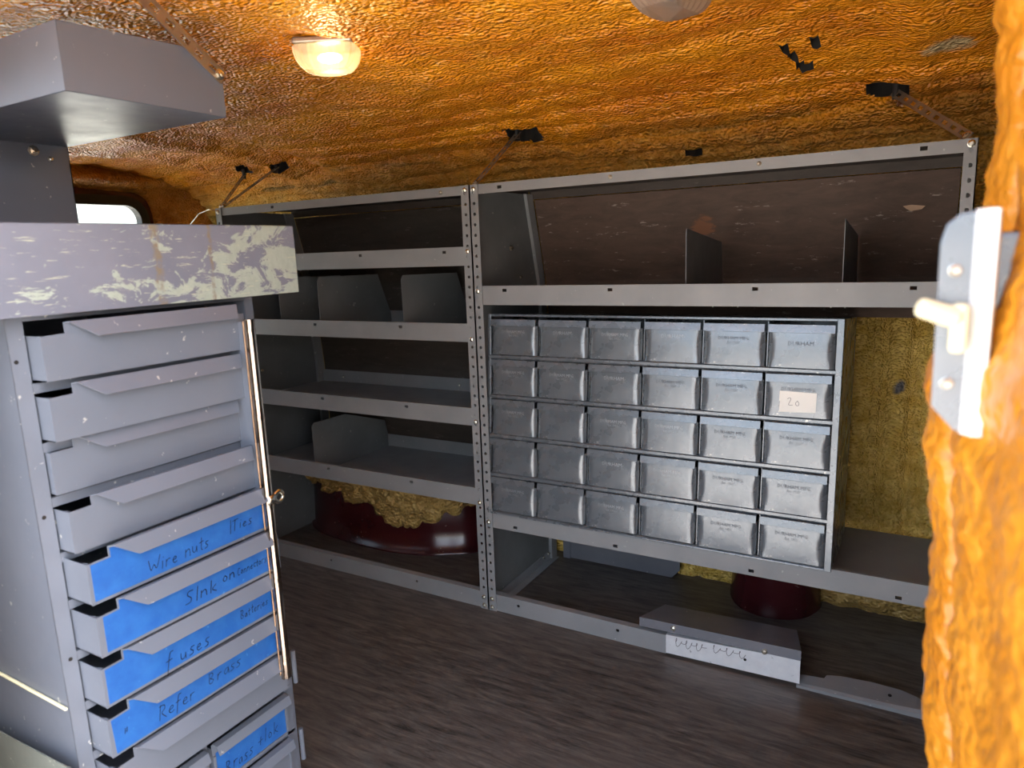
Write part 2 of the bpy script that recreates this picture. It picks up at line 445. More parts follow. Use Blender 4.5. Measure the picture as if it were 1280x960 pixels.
X, S = np.meshgrid(xv, sv, indexing='ij')
def s_at(y=None, z=None):
    i = np.argmin(abs(py - y)) if z is None else np.argmin(abs(pz - z) + (py < .2) * 9)
    return sv[i]
s_split = s_at(y=.36)
D = .022 * fbm(X * 2.3, S * 4.0, 4) + .0065 * fbm(X * 15, S * 19, 3) + .0022 * fbm(X * 55, S * 70, 2)
def crease(s0, w, depth, wob, fx, seed, x0=-9, x1=9):
    c = S - s0 - wob * fbm(X * fx + seed, X * 0 + seed, 3)
    m_ = 1 / (1 + np.exp(-(X - x0) / .04)) / (1 + np.exp((X - x1) / .04))
    return -depth * np.exp(-(c / w) ** 2) * m_
c_s = s_at(y=.25)
for s0, w, d, wb, fx, sd, a, b in ((s_at(y=.10), .018, .012, .05, 2, 1, -9, 9), (s_at(y=.20), .012, .013, .05, 3, 5, -9, 9), (s_at(y=.30), .016, .016, .05, 3, 8, -9, 9),
                                   (s_at(y=.355), .010, .012, .03, 5, 11, -9, 9), (s_at(z=1.21), .010, .012, .03, 4, 13, -9, 9), (s_at(y=-.05), .022, .008, .07, 2, 21, -9, .4),
                                   (s_at(y=-.2), .03, .007, .08, 2, 25, -.8, 1.2)):
    D += crease(s0, w, d, wb, fx, sd, a, b)
# roof bows (ribs across the van)
for x0, h in ((-1.22, .012), (-.93, .018), (-.80, -.012), (.15, .006), (.98, .012), (1.12, -.010)):
    c = X - x0 - .02 * fbm(S * 4 + x0, S * 0, 2)
    D += h * np.exp(-(c / .035) ** 2) * (S < s_split)
# vertical cracks and ribs on the wall
wallm = 1 / (1 + np.exp(-(S - s_at(z=1.0)) / .03))
for x0, w, d in ((.938, .007, .016), (.905, .008, .010), (1.002, .0075, .024), (1.026, .006, .014), (.968, .014, -.008), (.92, .010, -.005), (.40, .01, .012), (.47, .01, .012)):
    c = X - x0 - .008 * fbm(S * 6 + x0 * 9, S * 0, 3)
    D += -d * np.exp(-(c / w) ** 2) * wallm
# holes punched through the foam
MI = np.zeros(X.shape, int)
def hole(x0, s0, rx, rs, ang=0, rag=.35, sd=0, depth=.05, power=2):
    global D
    ca, sa = math.cos(ang), math.sin(ang)
    u = ((X - x0) * ca + (S - s0) * sa) / rx; v = (-(X - x0) * sa + (S - s0) * ca) / rs
    q = (abs(u) ** power + abs(v) ** power) ** (1 / power) + rag * fbm(X * 60 + sd, S * 60, 2)
    inn = q < 1
    D = np.where(inn, -depth, D + .006 * np.exp(-((q - 1.2) / .25) ** 2)); MI[inn] = 1
hole(.034, s_at(y=.205), .036, .040, .2, .6, 3)
hole(.066, s_at(y=.215), .018, .045, .0, .5, 9)
hole(.920, s_at(y=.225), .036, .034, .12, .15, 5, .05, 5)
hole(-.895, s_at(y=.215), .030, .016, .2, .5, 7)
hole(-1.07, s_at(y=.215), .024, .022, .5, .5, 17)
hole(.772, s_at(y=-.06), .0045, .065, -.12, .6, 11)
hole(.786, s_at(y=-.005), .014, .012, .2, .6, 15)
hole(.818, s_at(y=-.12), .003, .028, .1, .7, 12)
hole(.465, s_at(y=.365), .016, .006, .1, .5, 19, .02)
P = np.stack([X, py[None, :] + D * ny[None, :], pz[None, :] + D * nz[None, :]], -1)
ci = int(np.argmin(abs(sv - s_split)))
mic = np.maximum.reduce([MI[:-1, :-1], MI[1:, :-1], MI[:-1, 1:], MI[1:, 1:]])
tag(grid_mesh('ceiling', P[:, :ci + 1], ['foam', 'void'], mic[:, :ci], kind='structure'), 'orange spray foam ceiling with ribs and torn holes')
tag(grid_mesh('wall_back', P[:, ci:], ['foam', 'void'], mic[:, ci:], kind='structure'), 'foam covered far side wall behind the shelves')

# rear wall with window opening
yv = np.arange(-1.31, .47, .006); zv = np.arange(0, 1.36, .006)
Yg, Zg = np.meshgrid(yv, zv, indexing='ij')
wy0, wy1, wz0, wz1, wr = -.72, .185, .62, 1.255, .10
def rr(Yv, Zv, e=0.0):
    dx = np.maximum(abs(Yv - (wy0 + wy1) / 2) - ((wy1 - wy0) / 2 + e - wr), 0); dz = np.maximum(abs(Zv - (wz0 + wz1) / 2) - ((wz1 - wz0) / 2 + e - wr), 0)
    return np.hypot(dx, dz) - wr
sd_ = rr(Yg, Zg, .01) + .012 * fbm(Yg * 12, Zg * 12, 3)
Dx = .03 * fbm(Yg * 3 + 40, Zg * 5, 4) + .008 * fbm(Yg * 20 + 9, Zg * 25, 3) + .05 * np.exp(-((Zg - 1.30) / .035) ** 2) + .06 / (1 + np.exp(-(Yg - .33) / .03)) - .012 * np.exp(-((Zg - 1.275 - .02 * fbm(Yg * 3, Yg * 0, 2)) / .006) ** 2)
Dx = np.where(sd_ < .012, Dx - .03 * (1 - np.clip(sd_ / .012, 0, 1)), Dx)
gy_, gz_ = np.gradient(sd_, .006); gl_ = np.hypot(gy_, gz_) + 1e-6
mv = np.where(sd_ < 0, -sd_, 0); mv = np.where(mv < .0095, mv, 0)
Pl = np.stack([-1.57 + Dx, Yg + mv * gy_ / gl_, Zg + mv * gz_ / gl_], -1)
pos = sd_ > 0
keep = (pos[:-1, :-1] | pos[1:, :-1] | pos[:-1, 1:] | pos[1:, 1:])
tag(grid_mesh('wall_left', Pl, ['foam_left'], None, keep, kind='structure'), 'foam covered rear wall around the window')
def rr_loop(e, n=10):
    pts = []
    for cx, cz, a0 in ((wy1 - wr, wz1 - wr, 0), (wy0 + wr, wz1 - wr, 90), (wy0 + wr, wz0 + wr, 180), (wy1 - wr, wz0 + wr, 270)):
        for k in range(n + 1):
            a = math.radians(a0 + 90 * k / n); pts.append((cx + (wr + e) * math.cos(a), cz + (wr + e) * math.sin(a)))
    return pts
def ring(mb, e0, e1, x0, x1, mi=0):
    a, b = rr_loop(e0), rr_loop(e1); n = len(a)
    vs = [(x0, *p) for p in a] + [(x0, *p) for p in b] + [(x1, *p) for p in a] + [(x1, *p) for p in b]; fs = []
    for i in range(n):
        j = (i + 1) % n
        fs += [(i, j, n + j, n + i), (2 * n + i, 2 * n + j, 3 * n + j, 3 * n + i), (i, j, 2 * n + j, 2 * n + i), (n + i, n + j, 3 * n + j, 3 * n + i)]
    return mb.add(vs, fs, mi)
win = bpy.data.objects.new('window_1', None); COL.objects.link(win); win.location = (-1.57, -.27, .93)
tag(win, 'rear window with black rubber seal in maroon frame', kind='structure')
def wpart(mb, name, mt):
    o = mb.xf(Matrix.Translation((1.57, .27, -.93))).build(name, mt, win, smooth=False); return o
wpart(ring(MB(), -.012, .05, -1.615, -1.585), 'window_frame', 'maroon')
wpart(ring(MB(), -.045, -.010, -1.605, -1.572), 'rubber_seal', 'black')
pn = MB(); lp = rr_loop(-.03); pn.prism(lp, 0, -1.602, -1.597); wpart(pn, 'pane', 'glass')

# near wall beside the door opening, header and cab bulkhead (outside the frame)
nw = MB(); nw.box(-1.66, .09, -1.34, -1.30, 0, 1.24)  # unseen wall, its door edge placed to limit daylight on chest and bins
tag(nw.build('wall_front_blocker', 'foam_left', kind='structure'), 'unseen near side wall holding back daylight left of the open door')
nw = MB(); nw.box(1.20, 1.95, -1.34, -1.30, 0, 1.24)
tag(nw.build('wall_front_cab', 'foam_left', kind='structure'), 'near side wall beyond the door pillar')
nw = MB(); nw.box(1.92, 1.96, -1.34, .50, 0, 1.36)
tag(nw.build('wall_right', 'panel_dark', kind='structure'), 'bulkhead towards the cab')

# foam covered door pillar on the right
prp = np.array([(1.20, -.86), (1.13, -.872), (1.075, -.885), (1.040, -.915), (1.024, -.955), (1.0225, -.990), (1.030, -1.020), (1.041, -1.034), (1.035, -1.052), (1.036, -1.085), (1.047, -1.115),
                (1.050, -1.150), (1.052, -1.19), (1.062, -1.235), (1.09, -1.275), (1.14, -1.30), (1.21, -1.31)])
ps = np.r_[0, np.cumsum(np.hypot(*np.diff(prp, axis=0).T))]
pv = np.arange(0, ps[-1], .0045); qx = np.interp(pv, ps, prp[:, 0]); qy = np.interp(pv, ps, prp[:, 1])
for _ in range(3):
    qx[1:-1] = (qx[:-2] + qx[1:-1] + qx[2:]) / 3; qy[1:-1] = (qy[:-2] + qy[1:-1] + qy[2:]) / 3
txx = np.gradient(qx); tyy = np.gradient(qy); tn = np.hypot(txx, tyy); nx_, ny_ = tyy / tn, -txx / tn
zp = np.arange(-.02, 1.34, .0045)
Zq, Sq = np.meshgrid(zp, pv, indexing='ij')
up = 1 / (1 + np.exp(-(Zq - .97) / .018))
xo = .022 * up + .003 * np.sin(Zq * 9) + .034 * np.clip((.86 - Zq) / .5, 0, 1) - .003 + .05 * np.clip((Zq - 1.16) / .15, 0, 1) ** 2
Dp = .010 * fbm(Zq * 7 + 3, Sq * 8, 2) + .0065 * fbm(Zq * 60, Sq * 26, 3) - .014 * np.exp(-((Sq - .300 - .008 * fbm(Zq * 10, Zq * 0, 2)) / .006) ** 2)
Pp = np.stack([qx[None, :] + xo + Dp * nx_[None, :], qy[None, :] + Dp * ny_[None, :], Zq], -1)
tag(grid_mesh('trim_1', Pp, ['foam_pillar'], kind='structure'), 'bright orange foam covered door pillar')

# ------------------------------------------------------------------ shelving units
SIDE = [(0.0, 0.0), (0.0, 1.15), (.31, 1.15), (.375, .90), (.40, .60), (.405, 0.0)]
bolt_src = {}
def bolt(parent, p, d=(0, -1, 0), r=.006, name='bolt', mt='zinc'):
    key = (tuple(d), r, mt)
    if key not in bolt_src:
        mb = MB(); mb.lathe([(r * 1.15, 0), (r * 1.15, .0012), (r, .0014), (r * .92, .004), (r * .5, .0052)], (0, 0, 0), d, 8)
        mb.lathe([(r * .45, .004), (r * .45, .0075)], (0, 0, 0), d, 6)
        o = mb.build(name, mt, parent, loc=p); bolt_src[key] = o; return o
    return linked(bolt_src[key], name, parent, p)

def post(parent, x0, x1, front=True, y=-.0035, z1=1.16, inner=1):
    mb = MB(); perf_strip(mb, x0, x1, 0.0, z1, y, y + .002, .0262, .0042)
    xs = x0 if inner < 0 else x1 - .002
    mb.box(xs, xs + .002, y, y + .028, 0, z1)
    return mb.build('post', 'steel', parent)

def shelf(parent, x0, x1, z, depth, slots, lip=.0485, back=.045, mt='steel'):
    mb = MB()
    plate_holes(mb, x0, x1, z, z + lip, 0.0, .0016, slots)
    mb.sheet([(.0016, z + lip - .0015), (.010, z + lip - .0015)], 0, x0, x1, .0015)
    mb.box(x0, x1, .0016, depth, z, z + .0016)
    if back: mb.box(x0, x1, depth - .0016, depth, z, z + back)
    return mb.build('shelf', mt, parent)

def side_panel(parent, x, s):
    mb = MB(); mb.prism(SIDE, 0, x, x + s * .0015)
    return mb.build('side_panel', 'panel_dark', parent)
def back_rail(parent, x, s):
    mb = MB()
    B = [(.405, 0.0), (.40, .60), (.375, .90), (.31, 1.15)]
    for i in range(3):
        (a, b), (c, d) = B[i], B[i + 1]
        mb.prism([(a - .036, b), (a, b), (c, d), (c - .036, d)], 0, x, x + s * .010)
    return mb.build('back_rail', 'steel', parent)
def divider(parent, poly, x, mt='panel_dark'):
    mb = MB(); mb.prism(poly, 0, x - .0007, x + .0007); return mb.build('divider', mt, parent)
def top_pan(parent, x0, x1, slots):
    mb = MB(); plate_holes(mb, x0, x1, 1.1365, 1.160, 0, .0016, slots)
    mb.box(x0, x1, .0016, .315, 1.1594, 1.160)
    tp_ = mb.build('top_panel', 'steel', parent)
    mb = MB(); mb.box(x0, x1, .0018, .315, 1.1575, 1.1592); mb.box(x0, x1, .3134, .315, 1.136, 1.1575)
    mb.build('underside_shade', 'wood_dark_shade', tp_)  # dark sheet paints in the shade below the grey steel top
    return tp_
def kick(parent, x0, x1, slots):
    mb = MB(); plate_holes(mb, x0, x1, .001, .050, 0, .0016, slots)
    mb.box(x0, x1, .0016, .02, .0484, .050); return mb.build('kick_plate', 'steel', parent)
SW, SH = .012, .0075

LU = thing('shelving_unit', 'tall grey steel shelving unit with four lipped shelves behind the drawer chest', 'shelving unit', (-.484, .2, 0))
INV_L = Matrix.Translation((.484, -.2, 0))
RU = thing('shelving_unit', 'wide grey steel shelving unit holding the cabinet of small metal bins', 'shelving unit', (.54, .2, 0))
def reparent(objs, root):
    for o in objs: o.location = Vector(o.location) - Vector(root.location)

L_ = []
L_ += [post(LU, -.968, -.942, inner=-1), post(LU, -.0262, -.0006)]
for z, sl in ((.9592, [-.85, -.3801, -.0902]), (.7594, [-.5793, -.2524]), (.5315, [-.5753, -.2497]), (.3063, [-.5764, -.2505])):
    L_.append(shelf(LU, -.966, -.002, z, .372 if z > .7 else .392, [(x, z + .036, SW, SH) for x in sl]))
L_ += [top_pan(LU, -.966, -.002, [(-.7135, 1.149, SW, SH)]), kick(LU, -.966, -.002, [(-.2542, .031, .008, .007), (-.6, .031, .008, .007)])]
L_ += [side_panel(LU, -.966, 1), side_panel(LU, -.002, -1), back_rail(LU, -.9645, 1), back_rail(LU, -.0035, -1)]
wb = MB(); wb.sheet([(.322, 1.135), (.381, .90), (.4075, .60), (.4115, .33)][::-1], 0, -.955, -.012, .006)
L_.append(wb.build('back_panel', 'wood_dark_shade', LU))
for x in (-.745, -.577, -.257):
    L_.append(divider(LU, [(.022, .761), (.022, .925), (.03, .937), (.30, .932), (.355, .80), (.355, .761)], x))
L_.append(divider(LU, [(.022, .308), (.022, .465), (.032, .476), (.175, .474), (.375, .407), (.385, .36), (.385, .308)], -.655))
for p in ((-.0134, 1.148), (-.0134, .9955), (-.0134, .7675), (-.0134, .544), (-.0134, .316), (-.0134, .037), (-.0134, .012), (-.955, 1.148)):
    L_.append(bolt(LU, (p[0], -.0035, p[1])))
L_.append(bolt(LU, (-.0902, 0, 1.148), r=.0045, mt='strap'))
for p in ((-.95, .10, .62), (-.85, .39, .553), (-.33, .39, .553)):
    L_.append(bolt(LU, p, r=.004, d=(1, 0, 0) if p[0] < -.94 else (0, -1, 0)))
reparent(L_, LU)

R_ = []
R_ += [post(RU, .0006, .0251, inner=-1), post(RU, 1.0588, 1.0807)]
R_.append(shelf(RU, .002, 1.0795, .858, .372, [(x, .858 + .037, SW, SH) for x in (.0896, .3754, .7027, .994)], back=0))
R_.append(shelf(RU, .002, 1.0795, .2484, .385, [(x, .2484 + .011, SW, SH) for x in (.0944, .3812, .7098, 1.0039)], back=0))
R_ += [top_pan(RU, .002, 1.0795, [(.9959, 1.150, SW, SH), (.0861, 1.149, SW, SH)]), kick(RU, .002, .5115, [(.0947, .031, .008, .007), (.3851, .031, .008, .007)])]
R_ += [side_panel(RU, .002, 1), side_panel(RU, 1.0795, -1), back_rail(RU, .0035, 1), back_rail(RU, 1.078, -1)]
wb = MB(); wb.sheet([(.322, 1.135), (.381, .90), (.392, .80)][::-1], 0, .016, 1.066, .006)
bp = wb.build('back_panel', 'wood', RU); R_.append(bp)
ch = MB(); ch.prism([(.958, 1.060), (.975, 1.062), (1.003, 1.058), (.996, 1.051), (.975, 1.048), (.966, 1.053)], 1, -.0008, .0008)
ch.xf(Matrix.Translation((0, .3345, 0)))
c_ = ch.build('torn_chip', 'chip_wood', RU); R_.append(c_)
R_.append(divider(RU, [(.022, .86), (.022, 1.020), (.026, 1.027), (.34, .995), (.362, .86)], .548))
R_.append(divider(RU, [(.022, .86), (.022, 1.024), (.026, 1.031), (.34, .998), (.362, .86)], .868))
for p in ((.0128, 1.148), (.0128, .8935), (.0128, .264), (.0128, .037), (.0128, .012), (1.0697, 1.151), (1.0697, .262)):
    R_.append(bolt(RU, (p[0], -.0035, p[1])))
for x in (.3797, .7043): R_.append(bolt(RU, (x, 0, 1.149), r=.0045, mt='strap'))
for x in (.60, .655, .845, .872): R_.append(bolt(RU, (x, .06, .858), d=(0, 0, -1), r=.0045))
for p, r in (((.0035, .19, 1.00), .007), ((.0035, .02, .985), .005), ((.0035, .24, .918), .004)): R_.append(bolt(RU, p, d=(1, 0, 0), r=r))
bl = MB(); bl.sheet([(.0035, .030), (.0035, .002), (.028, .002)], 1, .02, .39, .0015)   # floor angle along the side panel
R_.append(bl.build('floor_angle', 'steel', RU))
for y in (.31, .345): R_.append(bolt(RU, (.012, y, .030), d=(1, 0, .3), r=.005))
reparent(R_, RU)

# ------------------------------------------------------------------ cabinet of thirty bins
CW, CH, CDP = .863, .541, .300
BC = thing('bin_cabinet', 'grey metal cabinet with thirty small bins on the wide shelf', 'cabinet', (.0118, -.005, .2915), rot=(math.radians(-5.0), 0, 0))
mb = MB()
mb.box(0, .006, 0, CDP, 0, CH).box(CW - .006, CW, 0, CDP, 0, CH).box(.006, CW - .006, 0, CDP, 0, .005).box(.006, CW - .006, 0, CDP, CH - .006, CH).box(.006, CW - .006, CDP - .002, CDP, .005, CH - .006)
mb.box(.006, .010, -.0015, .004, 0, CH).box(CW - .014, CW, -.0015, .004, 0, CH)
mb.build('body', 'steel_blue', BC, bevel=.0012)
RPH = (CH - .010) / 5; CPW = (CW - .020) / 6
for r in range(1, 5):
    mb = MB(); zc = .004 + RPH * r
    mb.sheet([(.012, zc - .004), (.001, zc - .005), (-.002, zc - .002), (-.002, zc + .003), (.001, zc + .005), (.28, zc + .005)], 0, .006, CW - .012, .0012)
    mb.build('row_divider', 'steel_blue', BC)
for c in range(1, 6):
    xc = .008 + CPW * c
    mb = MB(); mb.box(xc - .001, xc + .001, .012, CDP - .01, .006, CH - .008); mb.build('column_divider', 'steel_blue', BC)
# one bin drawer: face with pinched rounded sides, folded top lip, tray behind
DW, DH = CPW - .006, RPH - .013
def bin_face():
    mb = MB(); nx, nz = 14, 7; hz = DH - .017; vs = []
    for j in range(nz + 1):
        v = j / nz; k = .05 + .13 * math.sin(math.pi * v)
        for i in range(nx + 1):
            t = i / nx
            u = 2 * t - 1
            u = math.copysign(1 - (1 - abs(u)) ** 1.5, u)
            e = max(0, (abs(u) - (1 - k)) / k)
            y = .0095 * e ** 2 - .0012 * (1 - u * u) * math.sin(math.pi * v)
            vs.append(((u + 1) / 2 * DW, y, v * hz))
    fs = [(j * (nx + 1) + i, j * (nx + 1) + i + 1, (j + 1) * (nx + 1) + i + 1, (j + 1) * (nx + 1) + i) for j in range(nz) for i in range(nx)]
    mb.add(vs, fs); return mb, hz
fb, hz = bin_face()
lipb = MB(); lipb.sheet([(.006, DH), (-.0045, DH - .001), (-.0062, DH - .0185)], 0, .001, DW - .001, .0012)
tray = MB(); tray.box(.003, .0042, .009, .27, 0, DH - .02).box(DW - .0042, DW - .003, .009, .27, 0, DH - .02).box(.003, DW - .003, .004, .27, 0, .0012).box(.003, DW - .003, .268, .27, 0, DH - .03)
src_tray = src_lip = src_face = None
def text_mesh(s, size, sub=None):
    cu = bpy.data.curves.new('t', 'FONT'); cu.body = s; cu.size = size; cu.align_x = 'CENTER'; cu.resolution_u = 1
    o = bpy.data.objects.new('t', cu); COL.objects.link(o)
    dg = bpy.context.evaluated_depsgraph_get(); me = bpy.data.meshes.new_from_object(o.evaluated_get(dg))
    bpy.data.objects.remove(o)
    return me
T_MFG, T_EST, T_SOLO = text_mesh('DURHAM MFG', .0105), text_mesh('Est. 1922', .0072), text_mesh('DURHAM', .0125)
def lettering(drawer, me, mat, z):
    m2 = me.copy(); m2.materials.clear(); m2.materials.append(M[mat]); return m2
LET = {}
for nm, me in (('m', T_MFG), ('e', T_EST), ('s', T_SOLO)):
    for mt in ('emboss', 'emboss_pale'):
        c2 = me.copy(); c2.materials.clear(); c2.materials.append(M[mt]); LET[nm + mt] = c2
rb = random.Random(4)
for r in range(5):
    for c in range(6):
        out = rb.uniform(0, .004) + (.003 if c > 3 else 0)
        loc = (.008 + CPW * c + .003, .002 - out, .004 + RPH * r + .0065)
        if src_tray is None:
            d = tray.build('drawer', 'steel_blue', BC, loc=loc); src_tray = d
            fc = fb.build('drawer_face', 'steel_blue', d, smooth=True); src_face = fc
            lp_ = lipb.build('drawer_lip', 'steel_blue', d, bevel=.0004); src_lip = lp_
        else:
            d = linked(src_tray, 'drawer', BC, loc); fc = linked(src_face, 'drawer_face', d); lp_ = linked(src_lip, 'drawer_lip', d)
        d.rotation_euler = (rb.uniform(-.02, .012), 0, rb.uniform(-.012, .012))
        row_top = 4 - r
        if row_top == 1 and c == 5: d.rotation_euler = (.03, -.012, -.01)
        solo = (row_top == 0 and c in (1, 3, 5)) or (row_top == 1 and c == 2) or (row_top == 3 and c == 2)
        if row_top == 4 and c == 3: continue
        pale = 'emboss_pale' if c < 4 and (solo or rb.random() < .45) else 'emboss'
        items = [('s', .056)] if solo else [('m', .0565), ('e', .048)]
        for k, zz in items:
            o = bpy.data.objects.new('lettering', LET[k + pale]); COL.objects.link(o); o.parent = d
            o.location = (DW / 2, -.0016, zz - (.008 if solo and c == 5 else 0)); o.rotation_euler = (math.pi / 2, 0, 0)
        if row_top == 1 and c == 5:
            pb = MB(); pb.prism([(.030, .010), (.104, .012), (.105, .054), (.031, .056), (.030, .034), (.032, .033)], 1, -.0024, -.0018)
            po = pb.build('paper_label', 'paper', d); tag(po, 'white paper label with handwritten 20')

# ------------------------------------------------------------------ handwriting
GL = {
 'W': (.9, [[(0, .9), (.2, 0), (.42, .7), (.62, 0), (.9, 1)]]), 'i': (.2, [[(.1, .5), (.06, 0)], [(.14, .72), (.16, .76)]]),
 'r': (.4, [[(.05, .5), (.03, 0)], [(.04, .3), (.18, .5), (.36, .48)]]), 'e': (.45, [[(.03, .25), (.38, .3), (.3, .5), (.1, .42), (.03, .15), (.2, 0), (.42, .1)]]),
 'n': (.5, [[(.05, .5), (.03, 0)], [(.04, .3), (.25, .52), (.38, .4), (.4, 0)]]), 'u': (.5, [[(.05, .5), (.05, .12), (.2, 0), (.4, .15), (.42, .5), (.44, 0)]]),
 't': (.36, [[(.2, .9), (.16, .05), (.3, 0)], [(0, .56), (.38, .62)]]), 's': (.4, [[(.36, .48), (.12, .48), (.1, .3), (.3, .22), (.28, .03), (.02, .0)]]),
 'T': (.6, [[(.28, 1), (.22, 0)], [(0, .95), (.6, 1.02)]]), 'S': (.55, [[(.5, .9), (.2, .95), (.1, .65), (.42, .4), (.36, .05), (.02, .05)]]),
 'l': (.2, [[(.12, 1), (.06, 0)]]), 'k': (.5, [[(.1, 1), (.05, 0)], [(.42, .55), (.08, .25), (.46, 0)]]),
 'o': (.45, [[(.2, .5), (.04, .3), (.12, .03), (.32, .06), (.4, .32), (.2, .5)]]), 'C': (.5, [[(.46, .85), (.2, .9), (.04, .45), (.2, .03), (.46, .12)]]),
 'c': (.4, [[(.38, .44), (.16, .5), (.04, .22), (.18, 0), (.38, .08)]]), 'B': (.6, [[(.1, .95), (.05, 0), (.4, .05), (.48, .3), (.1, .5), (.42, .62), (.4, .92), (.02, .95)]]),
 'a': (.45, [[(.38, .48), (.12, .46), (.04, .15), (.2, .0), (.36, .3), (.38, .5), (.42, 0)]]), 'f': (.4, [[(.42, .95), (.22, .98), (.16, .6), (.08, -.25)], [(0, .5), (.36, .54)]]),
 'R': (.6, [[(.1, 1), (.04, 0)], [(0, .92), (.42, .95), (.46, .6), (.1, .48), (.54, 0)]]), '+': (.5, [[(.25, .6), (.2, 0)], [(0, .28), (.45, .34)]]),
 '"': (.3, [[(.05, 1), (.02, .55)], [(.22, 1), (.2, .6)]]), '2': (.5, [[(.05, .75), (.25, .95), (.4, .75), (.05, .05), (.5, .1)]]), '0': (.5, [[(.3, .6), (.06, .4), (.14, .03), (.38, .06), (.42, .4), (.22, .62)]]),
 '|': (.15, [[(.08, 1.05), (.06, -.1)]]), ' ': (.35, [])}
def scribble(text, h, w, rnd):
    """strokes of a hand-written line as flat quads in the (u, v) plane"""
    quads = []; u = 0
    for chh in text:
        adv, strokes = GL[chh]; jx, jy, sc = rnd.uniform(-.02, .02), rnd.uniform(-.05, .05), rnd.uniform(.92, 1.1)
        for st in strokes:
            pts = []
            for a, b in zip(st[:-1], st[1:]):
                for k in range(3): pts.append((a[0] + (b[0] - a[0]) * k / 3, a[1] + (b[1] - a[1]) * k / 3))
            pts.append(st[-1])
            for _ in range(2):
                pts = [pts[0]] + [((pts[i - 1][0] + 2 * pts[i][0] + pts[i + 1][0]) / 4, (pts[i - 1][1] + 2 * pts[i][1] + pts[i + 1][1]) / 4) for i in range(1, len(pts) - 1)] + [pts[-1]]
            for a, b in zip(pts[:-1], pts[1:]):
                A = Vector(((u + (a[0] + jx) * sc) * h, (a[1] + jy) * h * sc)); B_ = Vector(((u + (b[0] + jx) * sc) * h, (b[1] + jy) * h * sc))
                dd = B_ - A
                if dd.length < 1e-6: continue
                dd.normalize(); n = Vector((-dd.y, dd.x)) * w / 2; e = dd * w * .3
                quads.append([A - e + n, A - e - n, B_ + e - n, B_ + e + n])
        u += adv + .14
    return quads, u * h
def write(parent, text, h, w, place, mt='ink', sd=1, width=None):
    q, tw = scribble(text, h, w, random.Random(sd)); mb = MB()
    k = 1 if width is None else width / tw
    for a in q: mb.add([place(p[0] * k, p[1]) for p in a], [(0, 1, 2, 3)])
    return mb.build('handwriting', mt, parent)
# the 20 on the paper label
write(po, '20', .020, .0009, lambda u, v: (.046 + u * 1.2, -.0026, .024 + v), 'pencil', 3)

# ------------------------------------------------------------------ drawer chest
CX, CY0, CY1 = .100, -1.150, -.796
DC = thing('drawer_chest', 'tall grey chest of drawers with blue tape labels on the left', 'drawer chest', (-.11, -.973, 0))
OFF = Vector(DC.location)
def cpart(mb, name, mt, parent=None, **k):
    mb.xf(Matrix.Translation(-OFF)); return mb.build(name, mt, parent or DC, **k)
mb = MB()
mb.box(-.32, CX, CY0, CY0 + .0018, .0, .946).box(-.32, CX, CY1 - .0018, CY1, .0, .946).box(-.32, -.318, CY0, CY1, 0, .946).box(-.32, CX - .004, CY0, CY1, .944, .946).box(-.32, CX, CY0, CY1, .0, .03)
mb.box(CX - .0018, CX, CY0, CY0 + .020, 0, .946).box(CX - .0018, CX, CY1 - .016, CY1, 0, .946)
mb.box(CX - .025, CX - .0018, CY0 + .018, CY0 + .020, 0, .946).box(CX - .025, CX - .0018, CY1 - .016, CY1 - .014, 0, .946)
cpart(mb, 'body', 'chest', bevel=.0008)
DZ = [.8632, .7899, .7208, .6486, .5847, .5151, .4431, .3705, .2985]
DX = [.1291, .1268, .1086, .1298, .1507, .1533, .1463, .142, .140]
for z in DZ + [.2865]:
    mb = MB(); mb.box(CX - .012, CX - .0005, CY0 + .020, CY1 - .016, z - .0155, z - .0035); cpart(mb, 'rail', 'chest')
mb = MB(); mb.box(CX - .012, CX - .0005, CY0 + .020, CY1 - .016, .934, .945); cpart(mb, 'rail', 'chest')
DY0, DWD = -1.128, .288
TXT = {4: [('Wire nuts', .020, .075, .010, 'ink', .095), ('|Ties', .016, .204, .019, 'ink', .042)], 5: [('Slnk', .018, .118, .014, 'ink', .055), ('on', .016, .180, .020, 'ink', .024), ('Connectors', .012, .206, .020, 'ink', .056)],
       6: [('f', .026, .083, .006, 'ink', None), ('uses', .022, .105, .008, 'ink', .05), ('Batteries', .013, .208, .019, 'ink', .054)],
       7: [('"', .016, .018, .016, 'ink', None), ('Refer', .020, .066, .012, 'ink', .058), ('Brass', .018, .145, .018, 'ink_soft', .06)]}
